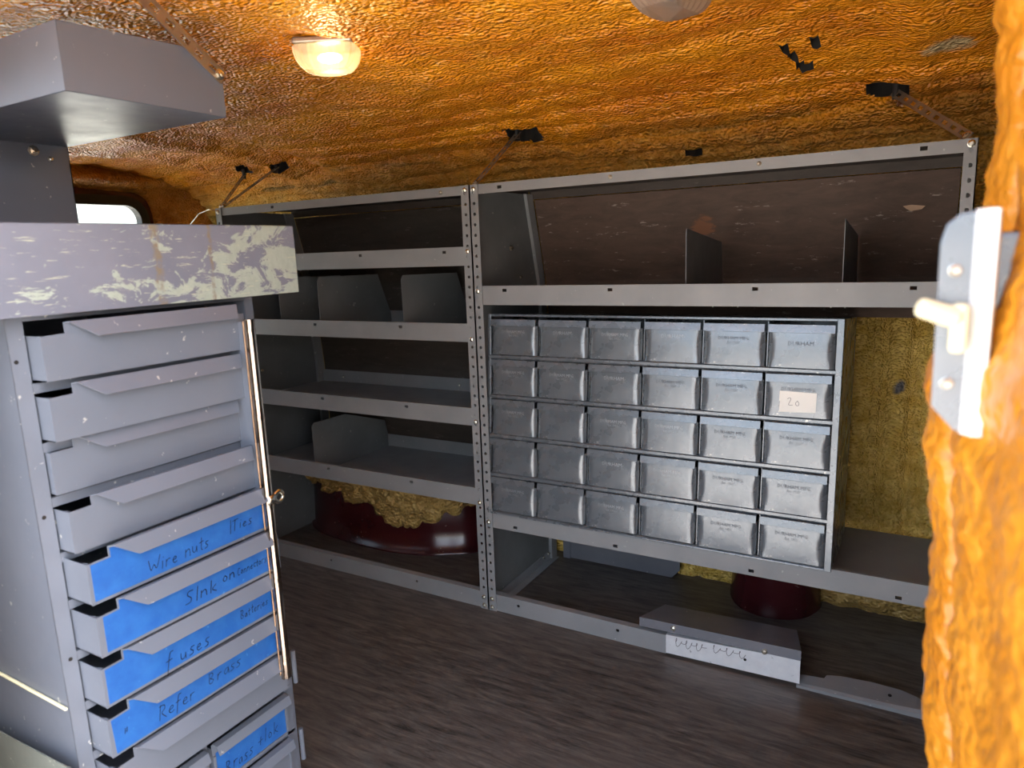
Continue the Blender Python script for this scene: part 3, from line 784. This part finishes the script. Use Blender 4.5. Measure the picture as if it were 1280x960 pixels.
for i, (z0, xf_) in enumerate(zip(DZ, DX)):
    hN, hF = .0535, .0675
    a, b = .028, .272
    poly = [(0, 0), (DWD, 0), (DWD, hN), (b + .004, hN), (b, hF), (a, hF), (a, hN + .001), (0, hN)]
    mb = MB()
    mb.prism([(y + DY0, zz + z0) for y, zz in poly], 0, xf_ - .0012, xf_)
    mb.box(-.28, xf_ - .0012, DY0, DY0 + .0013, z0, z0 + hN); mb.box(-.28, xf_ - .0012, DY0 + DWD - .0013, DY0 + DWD, z0, z0 + hN)
    mb.box(-.28, xf_ - .0012, DY0, DY0 + DWD, z0, z0 + .0012); mb.box(-.281, -.28, DY0, DY0 + DWD, z0, z0 + hN)
    mb.box(xf_ - .012, xf_ - .0012, DY0 + .0013, DY0 + .004, z0 + hN - .0015, z0 + hN)
    d = cpart(mb, 'drawer', 'chest')
    hb = MB()
    ya, yb, yc, yd = DY0 + a, DY0 + b, DY0 + a + .030, DY0 + b - .008
    zt = z0 + hF
    t = .0013
    top = [(xf_ - .001, ya, zt), (xf_ + .007, ya + .003, zt + .001), (xf_ + .007, yb - .001, zt + .001), (xf_ - .001, yb, zt)]
    low = [(xf_ + .007, ya + .003, zt + .001), (xf_ + .0175, yc, zt - .0185), (xf_ + .0175, yd, zt - .0185), (xf_ + .007, yb - .001, zt + .001)]
    for q, n in ((top, (0, 0, -t)), (low, (-t, 0, -t * .5))):
        hb.add(q + [tuple(np.array(p) + n) for p in q], [(0, 1, 2, 3), (7, 6, 5, 4), (0, 4, 5, 1), (1, 5, 6, 2), (2, 6, 7, 3), (3, 7, 4, 0)])
    cpart(hb, 'handle', 'chest', d)
    if i in (4, 5, 6, 7):
        tb = MB(); y0t = .004 if i != 5 else .008
        tp = [(y0t, .004), (DWD - .003, .0045), (DWD - .003, hN - .001), (b + .006, hN - .001), (b - .001, hF - .003), (a + .002, hF - .003), (a + .002, hN - .001), (y0t, hN - .002)]
        if i == 7: tp[0] = (.006, .003)
        tb.prism([(y + DY0, zz + z0) for y, zz in tp], 0, xf_ + .0001, xf_ + .0005)
        tape = cpart(tb, 'tape', 'blue_tape', d); tag(tape, 'blue masking tape with handwriting')
        for k, (s, h, y, zz, mt, wd) in enumerate(TXT[i]):
            o = write(tape, s, h, .00115, lambda u, v: (xf_ + .0008 - OFF.x, DY0 + y + u + v * .12 - OFF.y, z0 + zz + v + u * .02 - OFF.z), mt, i * 7 + k, wd)
# small twin drawers under the wide ones
ft = MB(); ft.box(CX - .01, CX + .006, CY0 + .02, CY1 - .010, .276, .2845)
ft.box(CX - .01, CX + .006, -.822, CY1 - .010, .03, .276).box(CX - .01, CX + .006, CY0 + .02, DY0 + .006, .03, .276).box(CX - .01, CX + .004, -.980, -.972, .03, .276)
for zz in (.192, .108): ft.box(CX - .01, CX + .006, CY0 + .02, CY1 - .010, zz - .006, zz)
cpart(ft, 'lower_frame', 'chest', bevel=.0008)
for r, z0 in enumerate((.194, .110, .034)):
    for ya, yb in ((-1.120, -.982), (-.970, -.824)):
        mb = MB(); hh = .076 if r < 2 else .066
        mb.box(CX + .010, CX + .0115, ya, yb, z0 + .002, z0 + hh); mb.box(-.2, CX + .010, ya + .002, ya + .0035, z0 + .002, z0 + hh - .01)
        mb.box(-.2, CX + .010, yb - .0035, yb - .002, z0 + .002, z0 + hh - .01); mb.box(-.2, CX + .010, ya + .002, yb - .002, z0 + .002, z0 + .0035)
        for e in ((ya, ya + .004, z0 + .002, z0 + hh - .02), (yb - .004, yb, z0 + .002, z0 + hh - .02), (ya, yb, z0 + .002, z0 + .006)):
            mb.box(CX + .0115, CX + .0135, *e)
        d = cpart(mb, 'small_drawer', 'chest')
        hb = MB(); hb.sheet([(CX + .0115, z0 + hh), (CX + .021, z0 + hh - .001), (CX + .026, z0 + hh - .014)], 1, ya + .002, yb - .001, .0013)
        # sheet() with axis 1 takes (x, z)
        cpart(hb, 'handle', 'chest', d)
        if r == 0 and ya > -.98:
            tb = MB(); tb.box(CX + .0116, CX + .0121, ya + .005, yb - .005, z0 + .007, z0 + hh - .016)
            tape = cpart(tb, 'tape', 'blue_tape', d); tag(tape, 'blue masking tape with handwriting')
            write(tape, 'Brass', .022, .0011, lambda u, v: (CX + .0125 - OFF.x, ya + .018 + u + v * .1 - OFF.y, z0 + .014 + v - OFF.z), 'ink', 71, .055)
            write(tape, '+lok', .022, .0011, lambda u, v: (CX + .0125 - OFF.x, ya + .082 + u + v * .1 - OFF.y, z0 + .019 + v - OFF.z), 'ink', 73, .045)
# lock bar
lb = MB()
lb.sheet([(.1615, -.868), (.1665, -.868), (.1665, -.8665)], 2, .337, .909, .0006)
lb.tube([(.160, -.8570, .335 + (.575) * k / 12) for k in range(13)], .0078, 12)
lb.box(.155, .1562, -.866, -.846, .34, .907)
bar = cpart(lb, 'lock_bar', 'chrome', smooth=False); tag(bar, 'worn chrome locking bar')
for zz in (.36, .50, .62, .76, .89):
    kb = MB(); kb.lathe([(.0084, 0), (.0084, .006)], (.160, -.8570, zz), (0, 0, 1), 12); cpart(kb, 'hinge_knuckle', 'chrome', bar)
hs = MB()
cyc = [( .164 , -.8395 + .0085 * math.cos(2 * math.pi * k / 14), .6335 + .0085 * math.sin(2 * math.pi * k / 14)) for k in range(15)]
hs.tube(cyc, .0034, 8); hs.box(.158, .168, -.862, -.848, .626, .641)
cpart(hs, 'hasp', 'zinc', bar, smooth=True)
hg = MB(); hg.box(.105, .156, -.852, -.8505, .34, .905); cpart(hg, 'bar_mount', 'chest', bar)
for z in (.27, .12): 
    cb = MB(); cb.tube([(CX + .004, CY1 + .004, z), (CX + .004, CY1 + .004, z + .06)], .004, 8); cpart(cb, 'hinge_pin', 'chest')
bpn = MB(); bpn.prism([(-.42, .0), (.118, .0), (.118, .372), (-.42, .352)], 1, CY0 - .016, CY0 - .0145); cpart(bpn, 'base_panel', 'base')
for p in ((.1, -1.1438, .888), (.1, -1.1419, .6965), (.1, -1.1388, .5057)):
    hb = MB(); hb.lathe([(.0026, 0), (.0026, .0006)], p, (1, 0, 0), 8); cpart(hb, 'screw_hole', 'void')
sc_ = MB(); sc_.tube([(-.30, CY0 - .0025, .452), (.098, CY0 - .0025, .443)], .0022, 6); cpart(sc_, 'seam_bead', 'cream')

# worktop
wt = MB()
wx0, wx1, wy0_, wy1_ = -.36, .130, -1.30, -.7265
wt.box(wx0, wx1, wy0_, wy1_, 1.0445, 1.0463).box(wx1 - .0018, wx1, wy0_, wy1_, .9408, 1.0463).box(wx0, wx1, wy1_ - .0018, wy1_, .9408, 1.0463).box(wx0, wx0 + .0018, wy0_, wy1_, .9408, 1.0463)
wt.box(wx0, wx1, wy0_, wy0_ + .0018, .9408, 1.0463).box(wx1 - .022, wx1 - .0018, wy0_, wy1_, .9408, .9424).box(wx0, wx1 - .022, CY0 + .01, CY1, .946, .9475)
tag(wt.build('worktop', 'worktop', bevel=.0016), 'chipped lavender grey metal worktop lying on the drawer chest', 'worktop')

# overhead tray on its support panel
OT = thing('overhead_shelf', 'grey metal tray shelf hung under the ceiling above the worktop', 'shelf', (-.15, -.93, 1.0463))
o2 = Vector(OT.location)
def opart(mb, name, mt, parent=None, **k):
    mb.xf(Matrix.Translation(-o2)); return mb.build(name, mt, parent or OT, **k)
tx1, tx0, ty0, ty1, tz0, tz1 = .10, -.52, -1.041, -.8087, 1.2035, 1.284
tm = MB(); tm.box(tx0, tx1, ty0, ty1, tz0, tz0 + .0016)
tm.prism([(ty0, tz0), (ty1, tz0 + .0), (ty1, 1.262), (ty1 - .058, 1.290), (ty0, tz1)], 0, tx1 - .0016, tx1)
tm.prism([(ty0, tz0), (ty1, tz0), (ty1, 1.262), (ty1 - .058, 1.290), (ty0, tz1)], 0, tx0, tx0 + .0016)
tm.box(tx0, tx1, ty0, ty0 + .0016, tz0, tz1).box(tx0, tx1, ty1 - .0016, ty1, tz0, 1.228)
opart(tm, 'tray', 'chest', bevel=.0014)
pm = MB(); pm.box(-.3215, -.32, -1.28, ty1 - .0005, 1.0463, 1.2035); pm.box(-.335, -.32, ty1 - .002, ty1 - .0005, 1.0463, 1.2035)
opart(pm, 'support_panel', 'chest')
o = bolt(OT, Vector((-.32, -.868, 1.192)) - o2, d=(1, 0, 0), r=.008); o = bolt(OT, Vector((-.32, -.842, 1.180)) - o2, d=(1, 0, 0), r=.004)

# ------------------------------------------------------------------ slotted brace straps
def strap(p0, p1, w, label, wdir=(1, 0, 0), n=None, bracket=True, tail=0.0):
    p0, p1 = Vector(p0), Vector(p1); d = (p1 - p0); L = d.length; d.normalize()
    wv = Vector(wdir); wv = (wv - d * wv.dot(d)).normalized(); nrm = d.cross(wv)
    o = thing('brace_strap', label, 'brace', p0, 'slotted straps bracing the shelves to the roof')
    n = n or int(L / .028)
    mb = MB(); plate_holes(mb, -.008, L + .008, -w / 2, w / 2, -.0009, .0009, [(L * (k + .5) / n, 0, .015, w * .42) for k in range(n)])
    mt = Matrix((( d.x, nrm.x, wv.x, 0), (d.y, nrm.y, wv.y, 0), (d.z, nrm.z, wv.z, 0), (0, 0, 0, 1)))
    mb.xf(mt); mb.build('slotted_strip', 'strap', o)
    b0 = bolt(o, (0, 0, 0), d=tuple(round(v, 3) for v in -nrm), r=.007)
    if bracket:
        mb = MB(); mb.tube([(0, 0, -.012), (0, 0, .02)], .006, 8); k = mb.build('anchor_bolt', 'black', o, loc=p1 - p0)
    return o
strap((.012, .012, 1.166), (.034, .195, 1.302), .016, 'thin slotted strap rising from the middle posts to a torn ceiling hole')
strap((1.062, .012, 1.167), (.935, .205, 1.287), .018, 'slotted strap from the right end of the shelving to the square hole', (.7, 0, .75))
strap((-.943, .012, 1.166), (-.902, .205, 1.294), .017, 'slotted strap slanting right above the left end of the shelving')
strap((-.966, .020, 1.166), (-1.068, .21, 1.285), .015, 'short dark strap slanting left above the left end of the shelving')
strap((.1018, -.815, 1.262), (.118, -.952, 1.345), .020, 'long slotted strap holding the overhead tray to the ceiling', (0, .5, .8), 6)

# wire loop behind the shelving end
wr_ = MB(); wr_.tube([(-1.25, .09, 1.02), (-1.245, .09, 1.08), (-1.225, .092, 1.125), (-1.18, .095, 1.158), (-1.13, .10, 1.170), (-1.10, .10, 1.166)], .0016, 6)
wr_.tube([(-1.25, .09, 1.02), (-1.30, .2, .8), (-1.32, .3, .4), (-1.32, .36, 0)], .0016, 6)
tag(wr_.build('wire', 'zinc', smooth=True), 'thin bare wire looping up beside the left shelf end', 'wire')

# ------------------------------------------------------------------ ceiling lamps
def lamp(loc, rz, lit, label, lensm, sx=.052, sy=.034, hh=.036):
    o = thing('ceiling_lamp', label, 'lamp', loc, 'dome lamps on the foam ceiling', rot=(0, 0, rz))
    # lens: rounded bar shape with moulded ribs, hanging below z = 0
    mb = MB(); nu, nv = 56, 9; vs = []
    for j in range(nv + 1):
        v = j / nv; k = 1 - .30 * v ** 2.2; z = -hh * (1 - (1 - v) ** 1.15)
        for i in range(nu):
            a = 2 * math.pi * i / nu; c, s = math.cos(a), math.sin(a)
            q = (abs(c) ** 5 + abs(s) ** 5) ** (-1 / 5)
            rib = 1 + (.045 if i % 2 else 0)
            bow = 1 + .12 * c * c * 0
            vs.append((c * q * sx * k * rib, s * q * sy * k * rib, z - .004 * (1 - (c * q) ** 2) * v))
    fs = [(j * nu + i, j * nu + (i + 1) % nu, (j + 1) * nu + (i + 1) % nu, (j + 1) * nu + i) for j in range(nv) for i in range(nu)]
    fs.append(tuple(range(nv * nu, (nv + 1) * nu)))
    mb.add(vs, fs); mb.build('lens', lensm, o, smooth=False)
    b = MB(); b.box(-sx * .96, sx * .96, -sy * .96, sy * .96, .002, .012); b.build('base', 'strap', o, bevel=.003)
    bb = MB(); bb.lathe([(.003, -.02), (.007, -.014), (.0085, 0), (.007, .014), (.003, .02)], (0.004, 0, -.016), (1, 0, 0), 10); bb.build('bulb', 'bulb' if lit else 'strap', o, smooth=True)
    if lit:
        ld = bpy.data.lights.new('lamp_glow', 'POINT'); ld.energy = .085; ld.color = (1, .66, .30); ld.shadow_soft_size = .012
        lo = bpy.data.objects.new('lamp_glow', ld); COL.objects.link(lo); lo.parent = o; lo.location = (.004, 0, -.028)
    return o
lamp((.105, -.590, 1.344), math.radians(28), True, 'lit dome lamp with a glowing ribbed lens', 'lens')
lamp((.690, -.545, 1.334), math.radians(75), False, 'unlit dull dome lamp at the top edge', 'lens_off', .060, .036, .028)

# ------------------------------------------------------------------ wheel wells
def smooth_poly(pts, n):
    P = [Vector(p) for p in pts]; out = []
    for i in range(len(P) - 1):
        p0 = P[max(i - 1, 0)]; p1 = P[i]; p2 = P[i + 1]; p3 = P[min(i + 2, len(P) - 1)]
        for k in range(n):
            t = k / n
            out.append(.5 * ((2 * p1) + (p2 - p0) * t + (2 * p0 - 5 * p1 + 4 * p2 - p3) * t * t + (-p0 + 3 * p1 - 3 * p2 + p3) * t ** 3))
    out.append(P[-1]); return out
def well(label, outline, h, lean, cat='wheel well', flange=.012):
    pts = smooth_poly(outline, 6); cx = sum(p.x for p in pts) / len(pts)
    root = thing('wheel_well', label, cat, (cx, .44, 0))
    n = len(pts); rows = [(0, flange), (.006, flange), (.010, 0), (h * .3, -lean * .3), (h * .6, -lean * .6), (h * .8, -lean), (h * .93, -lean - .025), (h, -lean - .07), (h, -.30)]
    vs = []
    for z, off in rows:
        for i, p in enumerate(pts):
            a = pts[max(i - 1, 0)]; b = pts[min(i + 1, n - 1)]; t = (b - a).normalized(); nn = Vector((t.y, -t.x))
            q = p + nn * off
            if off <= -.2: q = Vector((p.x * .6 + cx * .4, .418))
            vs.append((q.x - cx, min(q.y, .418) - .44, z))
    fs = [(j * n + i, j * n + i + 1, (j + 1) * n + i + 1, (j + 1) * n + i) for j in range(len(rows) - 1) for i in range(n - 1)]
    mb = MB(); mb.add(vs, fs); mb.build('shell', 'maroon', root, smooth=True)
    return root, pts, cx
WL, wpts, wcx = well('long maroon wheel well topped with ragged yellow foam under the left shelves', [(-1.05, .46), (-.985, .33), (-.92, .255), (-.785, .212), (-.545, .196), (-.40, .222), (-.324, .262), (-.25, .32), (-.20, .46)], .27, .012)
# ragged foam draped over the wheel well
n_al = 150; n_up = 30
acc = np.r_[0, np.cumsum([(wpts[i + 1] - wpts[i]).length for i in range(len(wpts) - 1)])]
tt = np.linspace(.10, acc[-1] - .03, n_al)
bx = np.interp(tt, acc, [p.x for p in wpts]); by = np.interp(tt, acc, [p.y for p in wpts])
tx_ = np.gradient(bx); ty_ = np.gradient(by); ln = np.hypot(tx_, ty_); nxx, nyy = ty_ / ln, -tx_ / ln
zk = np.interp(bx, [-1.0, -.90, -.80, -.70, -.62, -.56, -.52, -.48, -.44, -.38, -.33, -.25, -.2], [.19, .182, .172, .160, .150, .125, .085, .075, .085, .092, .125, .15, .16])
zk = zk + .030 * fbm(bx * 34, bx * 0 + 3, 4)
Pf = np.zeros((n_al, n_up, 3))
for j in range(n_up):
    v = j / (n_up - 1)
    z = zk + (.305 - zk) * min(1, v / .7)
    bulge = .034 * math.sin(math.pi * min(1, v / .75)) ** .5 - (.02 if j == 0 else 0) - .11 * max(0, (v - .62) / .38) ** 1.3
    nz_ = .024 * fbm(bx * 14 + 2, z * 16, 3) + .016 * fbm(bx * 50, z * 55, 3)
    off = bulge + nz_ * (1 if j else .2) - .008
    Pf[:, j] = np.stack([bx + nxx * off - wcx, by + nyy * off - .44, z], -1)
fo = grid_mesh('foam_cover', Pf, ['foam_well'], parent=WL); tag(fo, 'ragged dusty yellow foam')
WR_, _, _ = well('rounded maroon wheel well bulge under the wide shelf', [(.575, .46), (.583, .38), (.625, .312), (.70, .287), (.775, .318), (.812, .39), (.815, .46)], .19, .004, flange=.003)

# foam spill along the wall foot at the right
xs_ = np.arange(.80, 1.20, .005); vs_ = np.linspace(0, 1, 12)
Xw, Vw = np.meshgrid(xs_, vs_, indexing='ij')
Zw = .12 * Vw; Yw = .455 - .04 * np.sqrt(np.clip(np.sin(np.pi * np.clip(Vw * .9 + .08, 0, 1)), 0, 1)) + .02 * fbm(Xw * 22, Vw * 4, 3)
tag(grid_mesh('trim_2', np.stack([Xw, Yw, Zw], -1), ['foam_well'], kind='structure'), 'ragged foam along the foot of the far wall')

# ------------------------------------------------------------------ loose pieces on the floor bay
# folded pan lying over the kick plate
lp2 = MB()
LPZ = .066
lp2.add([(.445, -.004, LPZ + .019), (.823, -.004, LPZ + .027), (.795, .125, LPZ + .005), (.470, .125, LPZ - .003)] + [(.445, -.004, LPZ + .0175), (.823, -.004, LPZ + .0255), (.795, .125, LPZ + .0035), (.470, .125, LPZ - .0045)],
        [(0, 1, 2, 3), (7, 6, 5, 4), (0, 4, 5, 1), (1, 5, 6, 2), (2, 6, 7, 3), (3, 7, 4, 0)])
lp2.add([(.445, -.004, LPZ + .019), (.823, -.004, LPZ + .027), (.8225, -.0065, LPZ + .004), (.446, -.0065, LPZ - .003)] + [(.445, -.0025, LPZ + .019), (.823, -.0025, LPZ + .027), (.8225, -.005, LPZ + .004), (.446, -.005, LPZ - .003)],
        [(0, 1, 2, 3), (7, 6, 5, 4), (0, 4, 5, 1), (1, 5, 6, 2), (2, 6, 7, 3), (3, 7, 4, 0)])
lp2.add([(.470, .125, LPZ - .003), (.795, .125, LPZ + .005), (.79, .127, .0005), (.475, .127, .0005)], [(0, 1, 2, 3)])
LP = thing('folded_shelf_pan', 'loose slate grey folded pan lying behind the galvanised strip', 'metal panel', (.63, .06, 0))
lp2.xf(Matrix.Translation((-.63, -.06, 0))); lp2.build('pan', 'loose', LP)
bolt(LP, (.532 - .63, -.0062 - .06, LPZ + .0105), r=.006); bolt(LP, (.745 - .63, -.0062 - .06, LPZ + .006), r=.006, mt='strap')
# upright panel leaning against the wall
lq = MB(); lq.prism([(.055, .002), (.40, .002), (.425, .03), (.425, .17), (.055, .17)], 1, .403, .4045)
lq.box(.04, .065, .398, .4005, .001, .17)
tag(lq.build('leaning_panel', 'loose'), 'blue grey sheet metal panel leaning on the wall under the bins', 'metal panel')
# galvanised strip with pencil scribble
GS = thing('galvanised_strip', 'bright galvanised metal strip with pencil scribble on the front kick', 'metal strip', (.667, -.002, 0))
gm = MB(); gm.prism([(.513, .006), (.8215, .012), (.8215, .070), (.513, .054)], 1, -.004, -.0025)
gm.prism([(.513, .054), (.8215, .070), (.8215, .0685), (.513, .0525)], 1, -.0025, .012)
gm.xf(Matrix.Translation((-.667, .002, 0))); gm.build('strip', 'galv', GS)
rs_ = random.Random(5); q = MB()
def squiggle(x0, x1, n, a, zc):
    pts = []
    for k in range(n * 8 + 1):
        t = k / (n * 8); x = x0 + (x1 - x0) * t + .004 * math.sin(k * math.pi / 4 * 1.0 + 1); z = zc(x0 + (x1 - x0) * t) + a * (.6 + .5 * math.sin(k * .37)) * math.sin(2 * math.pi * k / 8)
        pts.append((x, -.0044, z))
    for A, B_ in zip(pts[:-1], pts[1:]):
        d = Vector(B_) - Vector(A); d.normalize(); nn = Vector((-d.z, 0, d.x)) * .0006
        q.add([Vector(A) + nn, Vector(A) - nn, Vector(B_) - nn, Vector(B_) + nn], [(0, 1, 2, 3)])
squiggle(.535, .61, 6, .012, lambda x: .040 + (x - .513) * .05)
squiggle(.625, .70, 5, .011, lambda x: .042 + (x - .513) * .05)
q.xf(Matrix.Translation((-.667, .002, 0))); q.build('scribble', 'pencil', GS)
hb = MB(); hb.lathe([(.0035, 0), (.0035, .0005)], (.702 - .667, -.0042 + .002, .039), (0, -1, 0), 8); hb.build('screw_hole', 'void', GS)
# bent remains of the kick plate
BK = thing('bent_kick_strip', 'bent scuffed grey kick strip folded down towards the right post', 'metal strip', (.94, 0, 0))
bk = MB()
xsb = [.815, .83, .868, .872, .90, .96, 1.02, 1.05, 1.0795]; zf = [.017, .018, .020, .020, .020, .021, .024, .028, .030]; zb = [.030, .033, .036, .041, .042, .042, .040, .036, .033]; yb_ = [.030, .033, .036, .05, .058, .062, .060, .05, .03]
vs = []; nX = len(xsb)
for i in range(nX): vs += [(xsb[i], -.004, .001), (xsb[i], -.005, zf[i] * .45), (xsb[i], .003, zf[i] * .62), (xsb[i], yb_[i], .019 - abs(i - 5) * .001), (xsb[i], yb_[i] + .0015, .012)]
bk.add(vs, [(5 * i + k, 5 * i + 5 + k, 5 * i + 6 + k, 5 * i + 1 + k) for i in range(nX - 1) for k in range(4)])
bk.xf(Matrix.Translation((-.94, 0, 0))); bk.build('strip', 'steel', BK, smooth=False)
hb = MB(); hb.lathe([(.004, 0), (.004, .001)], (1.000 - .94, .030, .0165), (0, -.2, 1), 8); hb.build('screw_hole', 'void', BK)
bolt(BK, (1.0697 - .94, -.0045, .012))

# ------------------------------------------------------------------ door latch plate on the pillar
LT = thing('latch_plate', 'blurred grey steel latch plate with a cream lever on the door pillar', 'latch', (1.035, -1.10, .885))
lo_ = Vector(LT.location)
def lpart(mb, name, mt, **k): mb.xf(Matrix.Translation(-lo_)); return mb.build(name, mt, LT, **k)
a = MB(); a.prism([(1.0195, .898), (1.0185, .99), (1.021, 1.000), (1.027, 1.0055), (1.036, 1.007), (1.036, .883), (1.031, .885)], 1, -1.1015, -1.0995)
lpart(a, 'plate', 'steel_blue', bevel=.0015)
a = MB(); a.sheet([(1.034, -1.1015), (1.0395, -1.107), (1.045, -1.107), (1.0465, -1.098), (1.0465, -1.06)], 2, .883, 1.0075, .0015)
lpart(a, 'rounded_edge', 'galv', smooth=False, bevel=.0006)
a = MB(); a.box(1.0255, 1.0345, -1.112, -1.1015, .930, .9575); a.tube([(1.030, -1.108, .949), (1.020, -1.112, .9525), (1.0095, -1.116, .9565)], [.0062, .0058, .0054], 12)
lpart(a, 'lever', 'cream', bevel=.003)
for z in (.975, .912): bolt(LT, Vector((1.0265, -1.1015, z)) - lo_, r=.003)
a = MB(); a.box(1.044, 1.12, -1.085, -1.06, .905, .995); lpart(a, 'bracket', 'steel_blue', bevel=.003)

# ------------------------------------------------------------------ tree outside the rear window
TR = thing('tree', 'sunlit yellow green tree outside the rear window', 'tree', (-11.0, 3.9, -.70))
tk = MB(); tk.tube([(0, 0, 0), (.05, .03, 1.2), (.0, .1, 2.2)], [.14, .10, .05], 10)
tk.tube([(.05, .03, 1.1), (.3, .5, 1.9)], [.06, .02], 8); tk.tube([(.05, .03, 1.2), (-.3, -.4, 2.0)], [.06, .02], 8); tk.build('trunk', 'bark', TR, smooth=True)
lf = MB(); rt = random.Random(2)
for k in range(2200):
    while True:
        p = Vector((rt.uniform(-1, 1), rt.uniform(-1, 1), rt.uniform(-1, 1)))
        if p.length < 1: break
    c = Vector((p.x * .95, p.y * .85, 2.1 + p.z * .85)); u = Vector((rt.gauss(0, 1), rt.gauss(0, 1), rt.gauss(0, 1))).normalized(); w = u.cross(Vector((rt.gauss(0, 1), rt.gauss(0, 1), rt.gauss(0, 1)))).normalized()
    s = rt.uniform(.05, .09); lf.add([c - u * s, c + w * s * .45, c + u * s, c - w * s * .45], [(0, 1, 2, 3)])
lf.build('foliage', 'leaf', TR, kind='stuff')
